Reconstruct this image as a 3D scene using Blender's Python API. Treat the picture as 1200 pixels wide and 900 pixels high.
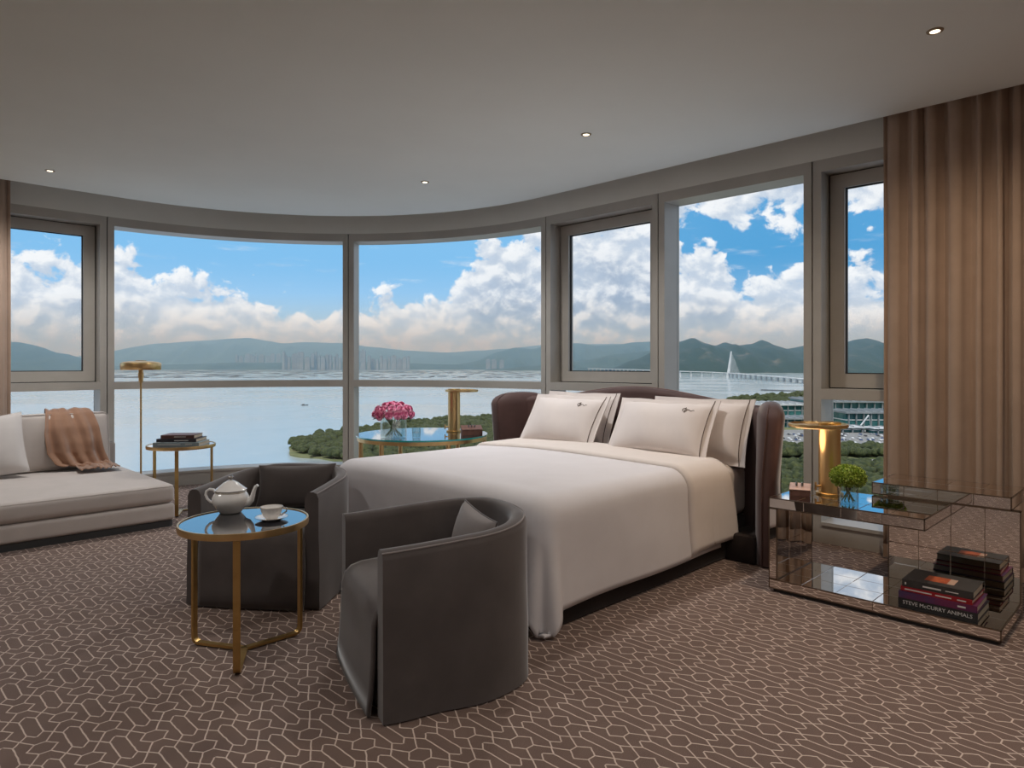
import bpy, bmesh, math, random
from mathutils import Vector, Matrix
random.seed(7)
S2 = math.sqrt(2.0)
R = math.radians
scene = bpy.context.scene
for o in list(bpy.data.objects):
    bpy.data.objects.remove(o)
COL = scene.collection

# ------------------------------------------------------------------ camera
# World axes follow the room: the bed wall is x = 5.31, the far left wall y = 8.06, floor z = 0.
CAM_Z = 1.35
cam_d = bpy.data.cameras.new('camera')
cam_d.sensor_width = 36.0
cam_d.lens = 24.0
cam_d.shift_y = -23.0 / 1200.0
cam_d.clip_start = 0.05
cam_d.clip_end = 60000.0
cam = bpy.data.objects.new('camera', cam_d)
COL.objects.link(cam)
cam.location = (0, 0, CAM_Z)
cam.rotation_euler = (R(90), 0, R(-45))
scene.camera = cam

# ------------------------------------------------------------------ colour management
vs = scene.view_settings
vs.view_transform = 'Standard'
vs.look = 'None'
vs.gamma = 1.0
vs.use_curve_mapping = False
EXPOSURE = 0.0
vs.exposure = EXPOSURE
cy = scene.cycles
cy.max_bounces = 10
cy.diffuse_bounces = 5
cy.glossy_bounces = 5
cy.transmission_bounces = 6
cy.transparent_max_bounces = 16
cy.volume_bounces = 0
cy.caustics_reflective = False
cy.caustics_refractive = False
cy.sample_clamp_indirect = 6.0

# ------------------------------------------------------------------ world: blue sky with cumulus
SKY_STRENGTH = 1.1


class NG:
    """little helper to write node maths"""
    def __init__(s, tree):
        s.t = tree

    def n(s, kind, **kw):
        nd = s.t.nodes.new(kind)
        for k, v in kw.items():
            setattr(nd, k, v)
        return nd

    def link(s, a, b):
        s.t.links.new(a, b)

    def put(s, sock, v):
        if hasattr(v, 'is_linked') or hasattr(v, 'node'):
            s.t.links.new(v, sock)
        else:
            sock.default_value = v

    def m(s, op, a, b=None, c=None, clamp=False):
        nd = s.t.nodes.new('ShaderNodeMath')
        nd.operation = op
        nd.use_clamp = clamp
        s.put(nd.inputs[0], a)
        if b is not None:
            s.put(nd.inputs[1], b)
        if c is not None:
            s.put(nd.inputs[2], c)
        return nd.outputs[0]

    def rng(s, v, a, b, c=0.0, d=1.0, smooth=True):
        nd = s.t.nodes.new('ShaderNodeMapRange')
        nd.interpolation_type = 'SMOOTHSTEP' if smooth else 'LINEAR'
        nd.clamp = True
        s.put(nd.inputs['Value'], v)
        s.put(nd.inputs['From Min'], a)
        s.put(nd.inputs['From Max'], b)
        s.put(nd.inputs['To Min'], c)
        s.put(nd.inputs['To Max'], d)
        return nd.outputs['Result']

    def mix(s, f, a, b, typ='RGBA', blend='MIX'):
        nd = s.t.nodes.new('ShaderNodeMix')
        nd.data_type = 'RGBA'
        nd.blend_type = blend
        s.put(nd.inputs[0], f)
        s.put(nd.inputs[6], a)
        s.put(nd.inputs[7], b)
        return nd.outputs[2]

    def noise(s, vec, scale, detail=4.0, rough=0.55, dist=0.0, lac=2.0):
        nd = s.t.nodes.new('ShaderNodeTexNoise')
        nd.inputs['Scale'].default_value = scale
        nd.inputs['Detail'].default_value = detail
        nd.inputs['Roughness'].default_value = rough
        nd.inputs['Lacunarity'].default_value = lac
        nd.inputs['Distortion'].default_value = dist
        if vec is not None:
            s.t.links.new(vec, nd.inputs['Vector'])
        return nd.outputs['Fac']


def lin(r, g, b):
    f = lambda c: (c / 255.0 / 12.92) if c / 255.0 <= 0.04045 else ((c / 255.0 + 0.055) / 1.055) ** 2.4
    return (f(r), f(g), f(b), 1.0)


def build_world():
    w = bpy.data.worlds.new('sky')
    scene.world = w
    w.use_nodes = True
    t = w.node_tree
    t.nodes.clear()
    g = NG(t)
    tc = g.n('ShaderNodeTexCoord')
    sep = g.n('ShaderNodeSeparateXYZ')
    g.link(tc.outputs['Generated'], sep.inputs[0])
    x, y, z = sep.outputs
    # azimuth measured from the diagonal of the room, elevation above the horizon, both in degrees
    xr = g.m('MULTIPLY', g.m('SUBTRACT', x, y), 1 / S2)
    yr = g.m('MULTIPLY', g.m('ADD', x, y), 1 / S2)
    az = g.m('MULTIPLY', g.m('ARCTAN2', xr, yr), 180 / math.pi)
    el = g.m('MULTIPLY', g.m('ARCSINE', z), 180 / math.pi)
    pos = g.n('ShaderNodeCombineXYZ')
    g.link(az, pos.inputs[0])
    g.link(g.m('MULTIPLY', el, 1.25), pos.inputs[1])
    P = pos.outputs[0]

    # height of the tops of the cumulus bank round the compass
    fc = g.n('ShaderNodeFloatCurve')
    g.link(g.m('MULTIPLY_ADD', az, 1 / 360.0, 0.5), fc.inputs['Value'])
    pts = [(-180, 7), (-120, 6), (-75, 7.5), (-50, 7.6), (-40, 8.4), (-34, 7.8), (-29.5, 7.4), (-26, 6.8), (-22, 5.8), (-19, 4.8),
           (-16.5, 4.6), (-13, 5.2), (-9, 5.6), (-6, 6.2), (-3.6, 8.5), (-1.8, 11.2), (1, 11.6), (3, 11.0), (5, 12.5), (9, 13.0),
           (12.5, 11), (14, 8.6), (16, 10.0), (18, 7.8), (20, 6.4), (22, 6.8), (24, 8.0), (26.5, 7.6), (29, 6.8), (31, 7.4), (40, 8), (75, 7), (120, 6), (180, 7)]
    cv = fc.mapping.curves[0]
    while len(cv.points) > 2:
        cv.points.remove(cv.points[0])
    cv.points[0].location = (0.0, 7 / 20)
    cv.points[1].location = (1.0, 7 / 20)
    for a, h in pts[1:-1]:
        cv.points.new(a / 360 + 0.5, h / 20)
    fc.mapping.update()
    top = g.m('MULTIPLY', fc.outputs['Value'], 20.0)

    def dens(P, el):
        big = g.noise(P, 0.16, 2.0, 0.5)
        puff = g.noise(P, 0.42, 9.0, 0.56, 0.25)
        n = g.m('ADD', g.m('MULTIPLY', g.m('SUBTRACT', puff, 0.5), 11.0), g.m('MULTIPLY', g.m('SUBTRACT', big, 0.5), 3.0))
        d1 = g.m('ADD', g.m('SUBTRACT', top, el), n)
        # a higher broken layer over the right half of the view, fading in with azimuth; left part added above view to pale reflections
        d2 = g.m('ADD', g.m('SUBTRACT', el, g.rng(az, -2.0, 18.0, 14.5, 10.8)), g.m('MULTIPLY', n, 0.9))
        return g.m('MAXIMUM', d1, d2), puff

    d, puff = dens(P, el)
    cover = g.rng(d, -0.15, 0.9)
    # thin streaks in the blue
    strP = g.n('ShaderNodeCombineXYZ')
    g.link(g.m('MULTIPLY', az, 0.16), strP.inputs[0])
    g.link(g.m('MULTIPLY', el, 0.9), strP.inputs[1])
    streak = g.rng(g.noise(strP.outputs[0], 0.9, 6.0, 0.6), 0.56, 0.75, 0.0, 0.55)
    streak = g.m('MULTIPLY', streak, g.rng(el, 3.0, 5.0))
    cover = g.m('MAXIMUM', cover, streak)

    # light and shade inside the cloud: the same density one step up and to the left (towards the sun)
    off = g.n('ShaderNodeVectorMath', operation='ADD')
    g.link(P, off.inputs[0])
    off.inputs[1].default_value = (-0.35, 0.9, 0.0)
    d_up = g.noise(off.outputs[0], 0.42, 9.0, 0.56, 0.25)
    relief = g.m('SUBTRACT', puff, d_up)
    lit = g.rng(relief, -0.16, 0.16)
    depth = g.rng(d, 0.3, 8.0)
    shade = g.m('MULTIPLY', depth, g.m('SUBTRACT', 1.0, g.m('MULTIPLY', lit, 0.75)))
    white = g.mix(lit, lin(196, 208, 226), lin(246, 246, 250))
    cloud = g.mix(g.m('MULTIPLY', shade, 0.85), white, lin(150, 168, 194))

    # clear sky
    mid = g.mix(g.rng(az, -4.0, 20.0), lin(130, 190, 237), lin(88, 162, 216))
    sky = g.mix(g.rng(el, 0.0, 9.0), lin(192, 216, 240), mid)
    sky = g.mix(g.rng(el, 10.0, 34.0), sky, lin(62, 132, 206))
    sky = g.mix(g.rng(el, 30.0, 85.0), sky, lin(30, 82, 160))
    col = g.mix(cover, sky, cloud)
    # the air near the horizon
    col = g.mix(g.rng(el, 0.0, 4.0, 0.6, 0.0), col, lin(198, 212, 232))
    bg = g.n('ShaderNodeBackground')
    g.link(col, bg.inputs['Color'])
    bg.inputs['Strength'].default_value = SKY_STRENGTH
    out = g.n('ShaderNodeOutputWorld')
    g.link(bg.outputs[0], out.inputs['Surface'])
    w.cycles.sampling_method = 'MANUAL'
    w.cycles.sample_map_resolution = 512


build_world()

# ------------------------------------------------------------------ sun (high, behind the building)
sun_d = bpy.data.lights.new('sun', 'SUN')
sun_d.energy = 2.6
sun_d.color = (1.0, 0.95, 0.88)
sun_d.angle = R(1.0)
sun = bpy.data.objects.new('sun', sun_d)
COL.objects.link(sun)
# the light travels towards +x, a little towards +y, steeply down
sun.rotation_euler = Vector((0.62, 0.30, -0.95)).to_track_quat('-Z', 'Y').to_euler()

# ================================================================== helpers
def principled(name, col, rough=0.6, metal=0.0, **kw):
    m = bpy.data.materials.new(name)
    m.use_nodes = True
    b = m.node_tree.nodes['Principled BSDF']
    b.inputs['Base Color'].default_value = col if len(col) == 4 else (*col, 1)
    b.inputs['Roughness'].default_value = rough
    b.inputs['Metallic'].default_value = metal
    for k, v in kw.items():
        b.inputs[k].default_value = v
    return m


def vary(m, col2, scale=30.0, lo=0.35, hi=0.65, detail=4.0, bump=0.0, bscale=None, stretch=None, rough2=None):
    """mottles a principled material between its colour and col2, adds a fine bump"""
    t = m.node_tree
    g = NG(t)
    b = t.nodes['Principled BSDF']
    tc = g.n('ShaderNodeTexCoord')
    vec = tc.outputs['Object']
    if stretch:
        mp = g.n('ShaderNodeMapping')
        mp.inputs['Scale'].default_value = stretch
        g.link(vec, mp.inputs['Vector'])
        vec = mp.outputs[0]
    f = g.rng(g.noise(vec, scale, detail), lo, hi)
    c1 = tuple(b.inputs['Base Color'].default_value)
    g.link(g.mix(f, c1, col2 if len(col2) == 4 else (*col2, 1)), b.inputs['Base Color'])
    if rough2 is not None:
        g.link(g.rng(f, 0, 1, b.inputs['Roughness'].default_value, rough2, False), b.inputs['Roughness'])
    if bump:
        bp = g.n('ShaderNodeBump')
        bp.inputs['Strength'].default_value = bump
        bp.inputs['Distance'].default_value = 0.002
        g.link(g.noise(vec, bscale or scale * 6, 3.0), bp.inputs['Height'])
        g.link(bp.outputs[0], b.inputs['Normal'])
    return m


class MB:
    def __init__(s):
        s.v = []
        s.f = []

    def add(s, verts, faces):
        k = len(s.v)
        s.v += [tuple(p) for p in verts]
        s.f += [tuple(i + k for i in f) for f in faces]
        return s

    def box(s, x0, x1, y0, y1, z0, z1):
        return s.add([(x0, y0, z0), (x1, y0, z0), (x1, y1, z0), (x0, y1, z0), (x0, y0, z1), (x1, y0, z1), (x1, y1, z1), (x0, y1, z1)],
                     [(0, 3, 2, 1), (4, 5, 6, 7), (0, 1, 5, 4), (1, 2, 6, 5), (2, 3, 7, 6), (3, 0, 4, 7)])

    def rbox(s, x0, x1, y0, y1, z0, z1, r=0.01, seg=2):
        bm = bmesh.new()
        bmesh.ops.create_cube(bm, size=1.0)
        for v in bm.verts:
            v.co = Vector(((x0 + x1) / 2 + v.co.x * (x1 - x0), (y0 + y1) / 2 + v.co.y * (y1 - y0), (z0 + z1) / 2 + v.co.z * (z1 - z0)))
        bmesh.ops.bevel(bm, geom=bm.edges[:], offset=r, segments=seg, profile=0.5, affect='EDGES')
        return s.bm(bm)

    def bm(s, bm):
        bm.verts.index_update()
        s.add([v.co[:] for v in bm.verts], [[v.index for v in f.verts] for f in bm.faces])
        bm.free()
        return s

    def grid(s, fn, nu, nv, cu=False, cv=False, flip=False):
        """fn(i/nu.., j/nv..) -> point"""
        mu = nu if cu else nu + 1
        mv = nv if cv else nv + 1
        V = [fn(i / nu, j / nv) for i in range(mu) for j in range(mv)]
        F = []
        for i in range(nu):
            for j in range(nv):
                a, b = i, (i + 1) % mu
                c, d = j, (j + 1) % mv
                q = (a * mv + c, b * mv + c, b * mv + d, a * mv + d)
                F.append(q[::-1] if flip else q)
        return s.add(V, F)

    def lathe(s, prof, n=32, c=(0, 0, 0), ell=(1, 1)):
        V = []
        F = []
        m = len(prof)
        for i in range(n):
            a = 2 * math.pi * i / n
            for r, z in prof:
                V.append((c[0] + r * math.cos(a) * ell[0], c[1] + r * math.sin(a) * ell[1], c[2] + z))
        for i in range(n):
            k = (i + 1) % n
            for j in range(m - 1):
                F.append((i * m + j, k * m + j, k * m + j + 1, i * m + j + 1))
        if prof[0][0] > 1e-6:
            F.append(tuple(i * m for i in range(n))[::-1])
        if prof[-1][0] > 1e-6:
            F.append(tuple(i * m + m - 1 for i in range(n)))
        return s.add(V, F)

    def tube(s, pts, r, n=10, closed=False, flat=None):
        """round tube (or a flat bar with flat=(half_width, half_thickness, up)) along points"""
        pts = [Vector(p) for p in pts]
        N = len(pts)
        V = []
        prev = None
        for i, p in enumerate(pts):
            if closed:
                t = (pts[(i + 1) % N] - pts[i - 1]).normalized()
            else:
                t = (pts[min(i + 1, N - 1)] - pts[max(i - 1, 0)]).normalized()
            if flat:
                a = t.cross(Vector(flat[2])).normalized()
                b = a.cross(t)
                V += [p + a * flat[0] * sx + b * flat[1] * sy for sx, sy in ((1, 1), (-1, 1), (-1, -1), (1, -1))]
                continue
            if prev is None:
                ref = Vector((0, 0, 1)) if abs(t.z) < 0.9 else Vector((1, 0, 0))
                a = t.cross(ref).normalized()
            else:
                a = (prev - t * prev.dot(t)).normalized()
            prev = a
            b = t.cross(a)
            rr = r[i] if isinstance(r, (list, tuple)) else r
            V += [p + (a * math.cos(2 * math.pi * k / n) + b * math.sin(2 * math.pi * k / n)) * rr for k in range(n)]
        if flat:
            n = 4
        F = []
        for i in range(N if closed else N - 1):
            j = (i + 1) % N
            for k in range(n):
                l = (k + 1) % n
                F.append((i * n + k, i * n + l, j * n + l, j * n + k))
        if not closed:
            F.append(tuple(range(n))[::-1])
            F.append(tuple((N - 1) * n + k for k in range(n)))
        return s.add([p[:] for p in V], F)

    def prism(s, poly, z0, z1):
        n = len(poly)
        V = [(p[0], p[1], z0) for p in poly] + [(p[0], p[1], z1) for p in poly]
        F = [tuple(range(n))[::-1], tuple(range(n, 2 * n))]
        F += [(i, (i + 1) % n, n + (i + 1) % n, n + i) for i in range(n)]
        return s.add(V, F)

    def softbox(s, c, h, r, crown=(0, 0, 0), m=8, rs=4):
        """cushion-like box: centre, half sizes, edge radius, crown per axis"""
        def coords(hh):
            L = [-hh + r * k / rs for k in range(rs)] + [-(hh - r) + 2 * (hh - r) * k / m for k in range(m + 1)] + [hh - r + r * (k + 1) / rs for k in range(rs)]
            return L
        X, Y, Z = coords(h[0]), coords(h[1]), coords(h[2])
        bm = bmesh.new()

        def P(x, y, z):
            i = Vector((max(-h[0] + r, min(h[0] - r, x)), max(-h[1] + r, min(h[1] - r, y)), max(-h[2] + r, min(h[2] - r, z))))
            d = Vector((x, y, z)) - i
            if d.length > 1e-9:
                d = d.normalized() * r
            q = i + d
            u = [1 - (q[k] / h[k]) ** 2 for k in range(3)]
            return Vector((c[0] + q.x + crown[0] * (q.x / h[0]) * u[1] * u[2], c[1] + q.y + crown[1] * (q.y / h[1]) * u[0] * u[2],
                           c[2] + q.z + crown[2] * (q.z / h[2]) * u[0] * u[1]))
        for A, Bc, f in ((X, Y, lambda a, b, e: P(a, b, e * h[2])), (Y, Z, lambda a, b, e: P(e * h[0], a, b)), (Z, X, lambda a, b, e: P(b, e * h[1], a))):
            for e in (-1, 1):
                G = [[bm.verts.new(f(a, b, e)) for b in Bc] for a in A]
                for i in range(len(A) - 1):
                    for j in range(len(Bc) - 1):
                        q = [G[i][j], G[i + 1][j], G[i + 1][j + 1], G[i][j + 1]]
                        bm.faces.new(q if e > 0 else q[::-1])
        bmesh.ops.remove_doubles(bm, verts=bm.verts[:], dist=1e-5)
        return s.bm(bm)

    def xf(s, M):
        s.v = [tuple(M @ Vector(p)) for p in s.v]
        return s

    def mesh(s, name, smooth=40):
        me = bpy.data.meshes.new(name)
        me.from_pydata(s.v, [], s.f)
        me.validate()
        if smooth:
            me.polygons.foreach_set('use_smooth', [True] * len(me.polygons))
            me.set_sharp_from_angle(angle=R(smooth))
        me.update()
        return me


def obj(name, b, mat, parent=None, smooth=40, label=None, loc=None, rot=None):
    me = b.mesh(name, smooth) if isinstance(b, MB) else b
    if mat is not None:
        if len(me.materials) == 0:
            me.materials.append(mat)
    o = bpy.data.objects.new(name, me)
    COL.objects.link(o)
    if parent is not None:
        o.parent = parent
    if loc:
        o.location = loc
    if rot:
        o.rotation_euler = rot
    if label:
        o['label'] = label
    return o


def tag(o, label, cat, group=None, kind=None):
    o['label'] = label
    o['category'] = cat
    if group:
        o['group'] = group
    if kind:
        o['kind'] = kind
    return o


def thing(name, loc, rz, label, cat, group=None):
    o = bpy.data.objects.new(name, None)
    o.empty_display_size = 0.1
    COL.objects.link(o)
    o.location = loc
    o.rotation_euler = (0, 0, rz)
    return tag(o, label, cat, group)


def struct(o, label=None, cat=None):
    o['kind'] = 'structure'
    if label:
        o['label'] = label
    if cat:
        o['category'] = cat
    return o


def dup(root, loc, rz, label=None, group=None):
    r = root.copy()
    COL.objects.link(r)
    r.location = loc
    r.rotation_euler = (0, 0, rz)
    if label:
        r['label'] = label
    if group:
        r['group'] = group
    for ch in list(root.children):
        c = ch.copy()
        COL.objects.link(c)
        c.parent = r
        for gch in list(ch.children):
            d = gch.copy()
            COL.objects.link(d)
            d.parent = c
    return r


def text_mb(body, size, extrude=0.0004):
    cu = bpy.data.curves.new('lettering', 'FONT')
    cu.body = body
    cu.size = size
    cu.extrude = extrude
    cu.align_x = 'CENTER'
    cu.align_y = 'CENTER'
    cu.resolution_u = 3
    o = bpy.data.objects.new('lettering', cu)
    COL.objects.link(o)
    bpy.context.view_layer.update()
    me = bpy.data.meshes.new_from_object(o.evaluated_get(bpy.context.evaluated_depsgraph_get()))
    b = MB().add([v.co[:] for v in me.vertices], [tuple(p.vertices) for p in me.polygons])
    bpy.data.objects.remove(o)
    bpy.data.curves.remove(cu)
    bpy.data.meshes.remove(me)
    return b


def W(X, D, z=0.0):
    """point given by its distance to the right of and ahead of the room's corner diagonal"""
    return ((X + D) / S2, (D - X) / S2, z)


# ------------------------------------------------------------------ materials
M = {}
M['plaster'] = vary(principled('ceiling_plaster', (0.84, 0.86, 0.82), 0.9), (0.82, 0.84, 0.80), 1.2, bump=0.04, bscale=120)
M['wall'] = vary(principled('wall_paint', (0.66, 0.62, 0.56), 0.85), (0.63, 0.59, 0.53), 2.0, bump=0.05, bscale=150)
M['band'] = vary(principled('bulkhead_paint', (0.78, 0.77, 0.72), 0.75), (0.75, 0.74, 0.69), 2.0)
M['frame'] = vary(principled('window_aluminium', (0.47, 0.44, 0.40), 0.42, 0.1), (0.44, 0.41, 0.37), 3.0)
M['gasket'] = principled('black_gasket', (0.02, 0.02, 0.02), 0.7)
M['brass'] = vary(principled('brushed_brass', (0.76, 0.52, 0.25), 0.30, 1.0), (0.70, 0.465, 0.21), 14, stretch=(1, 1, 0.15), rough2=0.36)
M['brass_dark'] = vary(principled('aged_brass', (0.60, 0.39, 0.15), 0.32, 1.0), (0.52, 0.33, 0.12), 12, rough2=0.38)
M['bronze'] = principled('bronze_trim', (0.22, 0.17, 0.13), 0.35, 1.0)
M['mirror'] = vary(principled('smoked_mirror', (0.84, 0.80, 0.77), 0.02, 1.0), (0.80, 0.76, 0.72), 6)
M['mirror_dark'] = principled('black_glass', (0.03, 0.03, 0.035), 0.04, 0.0, **{'Coat Weight': 1.0, 'Specular IOR Level': 1.0})
M['ceramic'] = vary(principled('white_porcelain', (0.86, 0.83, 0.80), 0.12, 0.0, **{'Coat Weight': 0.6}), (0.83, 0.80, 0.77), 8)
M['gilt'] = principled('gilt_line', (0.50, 0.44, 0.36), 0.35, 0.5)
M['silver'] = principled('silver_knob', (0.45, 0.43, 0.42), 0.25, 1.0)


def fabric(name, c, c2, scale=220, bump=0.25, sheen=0.25, rough=0.85):
    m = principled(name, c, rough, 0.0, **{'Sheen Weight': sheen, 'Sheen Roughness': 0.4})
    return vary(m, c2, 5.0, 0.3, 0.7, 6.0, bump=bump, bscale=scale)


M['chair'] = fabric('taupe_velvet', (0.092, 0.074, 0.069), (0.073, 0.058, 0.054), sheen=0.5, bump=0.12)
M['rim_light_and_cushion'] = fabric('taupe_rim_light_and_cushion', (0.24, 0.205, 0.195), (0.21, 0.18, 0.17), sheen=0.4)  # paler taupe: rim light painted on the chair welts, also cushion cloth
M['sofa'] = fabric('oatmeal_linen', (0.56, 0.50, 0.465), (0.52, 0.465, 0.43))
M['sofa_plinth'] = principled('charcoal_plinth', (0.035, 0.035, 0.035), 0.6)
M['cushion_white'] = fabric('pale_cushion', (0.62, 0.58, 0.56), (0.58, 0.54, 0.52))
M['throw'] = fabric('camel_cashmere', (0.36, 0.20, 0.125), (0.29, 0.155, 0.095), sheen=0.6)
M['sheet'] = fabric('white_duvet', (0.70, 0.665, 0.675), (0.67, 0.635, 0.645), 300, 0.08, 0.15)
M['sheet2'] = fabric('cream_sheet', (0.74, 0.665, 0.62), (0.71, 0.635, 0.59), 300, 0.06, 0.15)
M['pillow'] = fabric('pillow_cotton', (0.73, 0.665, 0.64), (0.70, 0.635, 0.61), 300, 0.08, 0.1)
M['piping'] = principled('brown_piping', (0.10, 0.065, 0.05), 0.8)
M['velvet'] = fabric('plum_brown_velvet', (0.075, 0.033, 0.028), (0.055, 0.023, 0.019), sheen=0.45, bump=0.1, rough=0.7)
M['velvet_highlight'] = fabric('plum_highlight', (0.20, 0.12, 0.105), (0.17, 0.10, 0.085), sheen=0.5)  # plum velvet paled into a painted highlight for the headboard top
M['bedbase'] = fabric('dark_bed_base', (0.018, 0.010, 0.008), (0.012, 0.007, 0.006), sheen=0.1)
M['curtain'] = fabric('taupe_curtain', (0.41, 0.295, 0.225), (0.37, 0.265, 0.20), 260, 0.15, 0.3)
M['leather'] = vary(principled('brown_leather', (0.17, 0.075, 0.055), 0.45), (0.13, 0.055, 0.04), 30, bump=0.15, bscale=250)
M['copper_lid'] = vary(principled('rose_lid', (0.52, 0.36, 0.31), 0.35, 0.3), (0.46, 0.31, 0.26), 20)
M['leaf'] = vary(principled('vase_leaf', (0.20, 0.32, 0.03), 0.5), (0.38, 0.46, 0.06), 60)
M['stem'] = principled('stem_green', (0.12, 0.22, 0.05), 0.5)
M['pink'] = vary(principled('pink_petal', (0.62, 0.10, 0.26), 0.6), (0.85, 0.42, 0.54), 38)
M['paper'] = vary(principled('book_pages', (0.62, 0.54, 0.42), 0.9), (0.52, 0.44, 0.33), 200, stretch=(0.05, 0.05, 4))


def thin_glass(name, tint, fres=1.45, rough=0.0, extra=0.0):
    m = bpy.data.materials.new(name)
    m.use_nodes = True
    t = m.node_tree
    t.nodes.clear()
    g = NG(t)
    tr = g.n('ShaderNodeBsdfTransparent')
    tr.inputs['Color'].default_value = (*tint, 1)
    gl = g.n('ShaderNodeBsdfGlossy')
    gl.inputs['Roughness'].default_value = rough
    fr = g.n('ShaderNodeLayerWeight')
    fr.inputs['Blend'].default_value = 0.5
    face = g.m('MULTIPLY', g.m('POWER', fr.outputs['Facing'], 4.0), fres)
    mx = g.n('ShaderNodeMixShader')
    g.link(g.m('ADD', face, extra, clamp=True), mx.inputs[0])
    g.link(tr.outputs[0], mx.inputs[1])
    g.link(gl.outputs[0], mx.inputs[2])
    out = g.n('ShaderNodeOutputMaterial')
    g.link(mx.outputs[0], out.inputs['Surface'])
    return m


M['pane'] = thin_glass('window_glass', (0.97, 0.985, 0.98), 0.5, 0.0, 0.02)
M['vase_glass'] = thin_glass('vase_glass', (0.90, 0.95, 0.945), 0.8, 0.03, 0.11)
M['table_glass'] = thin_glass('teal_table_glass', (0.45, 0.75, 0.76), 0.8, 0.02, 0.35)
M['glass_edge'] = principled('teal_glass_edge', (0.02, 0.36, 0.36), 0.1, 0.0, **{'Coat Weight': 1.0})


# carpet: a woven line pattern of long hexagons and small hexagons linked by crossings
def carpet_material():
    m = bpy.data.materials.new('patterned_carpet')
    m.use_nodes = True
    t = m.node_tree
    g = NG(t)
    b = t.nodes['Principled BSDF']
    b.inputs['Roughness'].default_value = 0.95
    b.inputs['Sheen Weight'].default_value = 0.15
    geo = g.n('ShaderNodeTexCoord')
    sep = g.n('ShaderNodeSeparateXYZ')
    # hand-made wobble of the lines
    nz = g.n('ShaderNodeTexNoise')
    nz.inputs['Scale'].default_value = 30
    g.link(geo.outputs['Object'], nz.inputs['Vector'])
    wob = g.n('ShaderNodeVectorMath', operation='MULTIPLY_ADD')
    g.link(nz.outputs['Color'], wob.inputs[0])
    wob.inputs[1].default_value = (0.006, 0.006, 0)
    g.link(geo.outputs['Object'], wob.inputs[2])
    g.link(wob.outputs[0], sep.inputs[0])
    A, Bh = 0.1015, 0.0975
    u = g.m('PINGPONG', g.m('SUBTRACT', sep.outputs[0], 1.143), A)
    v = g.m('PINGPONG', g.m('SUBTRACT', sep.outputs[1], 2.287), 2 * Bh)
    far = g.m('GREATER_THAN', v, Bh)

    def flip(c, period):
        # c + far * (period - 2 c)
        return g.m('MULTIPLY_ADD', far, g.m('MULTIPLY_ADD', c, -2.0, period), c)
    uu = flip(u, A)
    vv = flip(v, 2 * Bh)
    segs = [((0, .100), (.026, .066)), ((.026, .066), (.026, -0.01)), ((.055, 0), (.084, .040)), ((.084, .040), (.115, .040)),
            ((.026, .066), (.051, .0985)), ((.084, .040), (.049, .101))]
    dist = None
    for (ax, ay), (bx, by) in segs:
        dx, dy = bx - ax, by - ay
        L2 = dx * dx + dy * dy
        pu = g.m('SUBTRACT', uu, ax)
        pv = g.m('SUBTRACT', vv, ay)
        h = g.m('ADD', g.m('MULTIPLY', pu, dx / L2), g.m('MULTIPLY', pv, dy / L2), clamp=True)
        ex = g.m('MULTIPLY_ADD', h, -dx, pu)
        ey = g.m('MULTIPLY_ADD', h, -dy, pv)
        d = g.m('SQRT', g.m('ADD', g.m('MULTIPLY', ex, ex), g.m('MULTIPLY', ey, ey)))
        dist = d if dist is None else g.m('MINIMUM', dist, d)
    line = g.rng(dist, 0.0017, 0.0036, 1.0, 0.0)
    pile = g.noise(geo.outputs['Object'], 420, 2.0)
    patch = g.noise(geo.outputs['Object'], 7, 4.0)
    ground = g.mix(g.rng(patch, 0.3, 0.7), (0.100, 0.056, 0.041, 1), (0.138, 0.082, 0.062, 1))
    ground = g.mix(g.rng(pile, 0.35, 0.65), ground, (0.170, 0.108, 0.084, 1), )
    yarn = g.mix(g.rng(pile, 0.3, 0.7), (0.52, 0.40, 0.33, 1), (0.64, 0.51, 0.43, 1))
    g.link(g.mix(line, ground, yarn), b.inputs['Base Color'])
    bp = g.n('ShaderNodeBump')
    bp.inputs['Strength'].default_value = 0.5
    bp.inputs['Distance'].default_value = 0.003
    g.link(g.m('ADD', pile, g.m('MULTIPLY', line, 0.5)), bp.inputs['Height'])
    g.link(bp.outputs[0], b.inputs['Normal'])
    return m


M['carpet'] = carpet_material()

# ================================================================== the room
UW, VW = 5.31, 8.06            # bed wall x, left wall y
CX, CY, CR = 2.06, 4.81, 3.25   # rounded corner
BACK = -2.6


def corner_arc(cx, cy, r, n=40):
    """from the bed wall round to the left wall"""
    return [(cx + r * math.cos(math.pi / 2 * k / n), cy + r * math.sin(math.pi / 2 * k / n)) for k in range(n + 1)]


outer = [(UW + 0.27, BACK)] + corner_arc(CX, CY, CR + 0.27) + [(BACK, VW + 0.27), (BACK, BACK)]
floor = struct(obj('floor', MB().prism(outer, -0.25, 0.0), M['carpet'], smooth=0), 'dark brown carpet with cream linked hexagon lines', 'floor')
ceil_poly = [(5.09, BACK)] + corner_arc(2.05, 4.66, 3.04) + [(BACK, 7.70), (BACK, BACK)]
ceiling = struct(obj('ceiling', MB().prism(ceil_poly, 3.04, 3.09), M['plaster'], smooth=0), 'plain off-white ceiling with curved edge', 'ceiling')
struct(obj('trim_1', MB().prism(outer, 3.34, 3.6), M['band'], smooth=0), 'slab above the curtain recess', 'trim')
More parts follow.
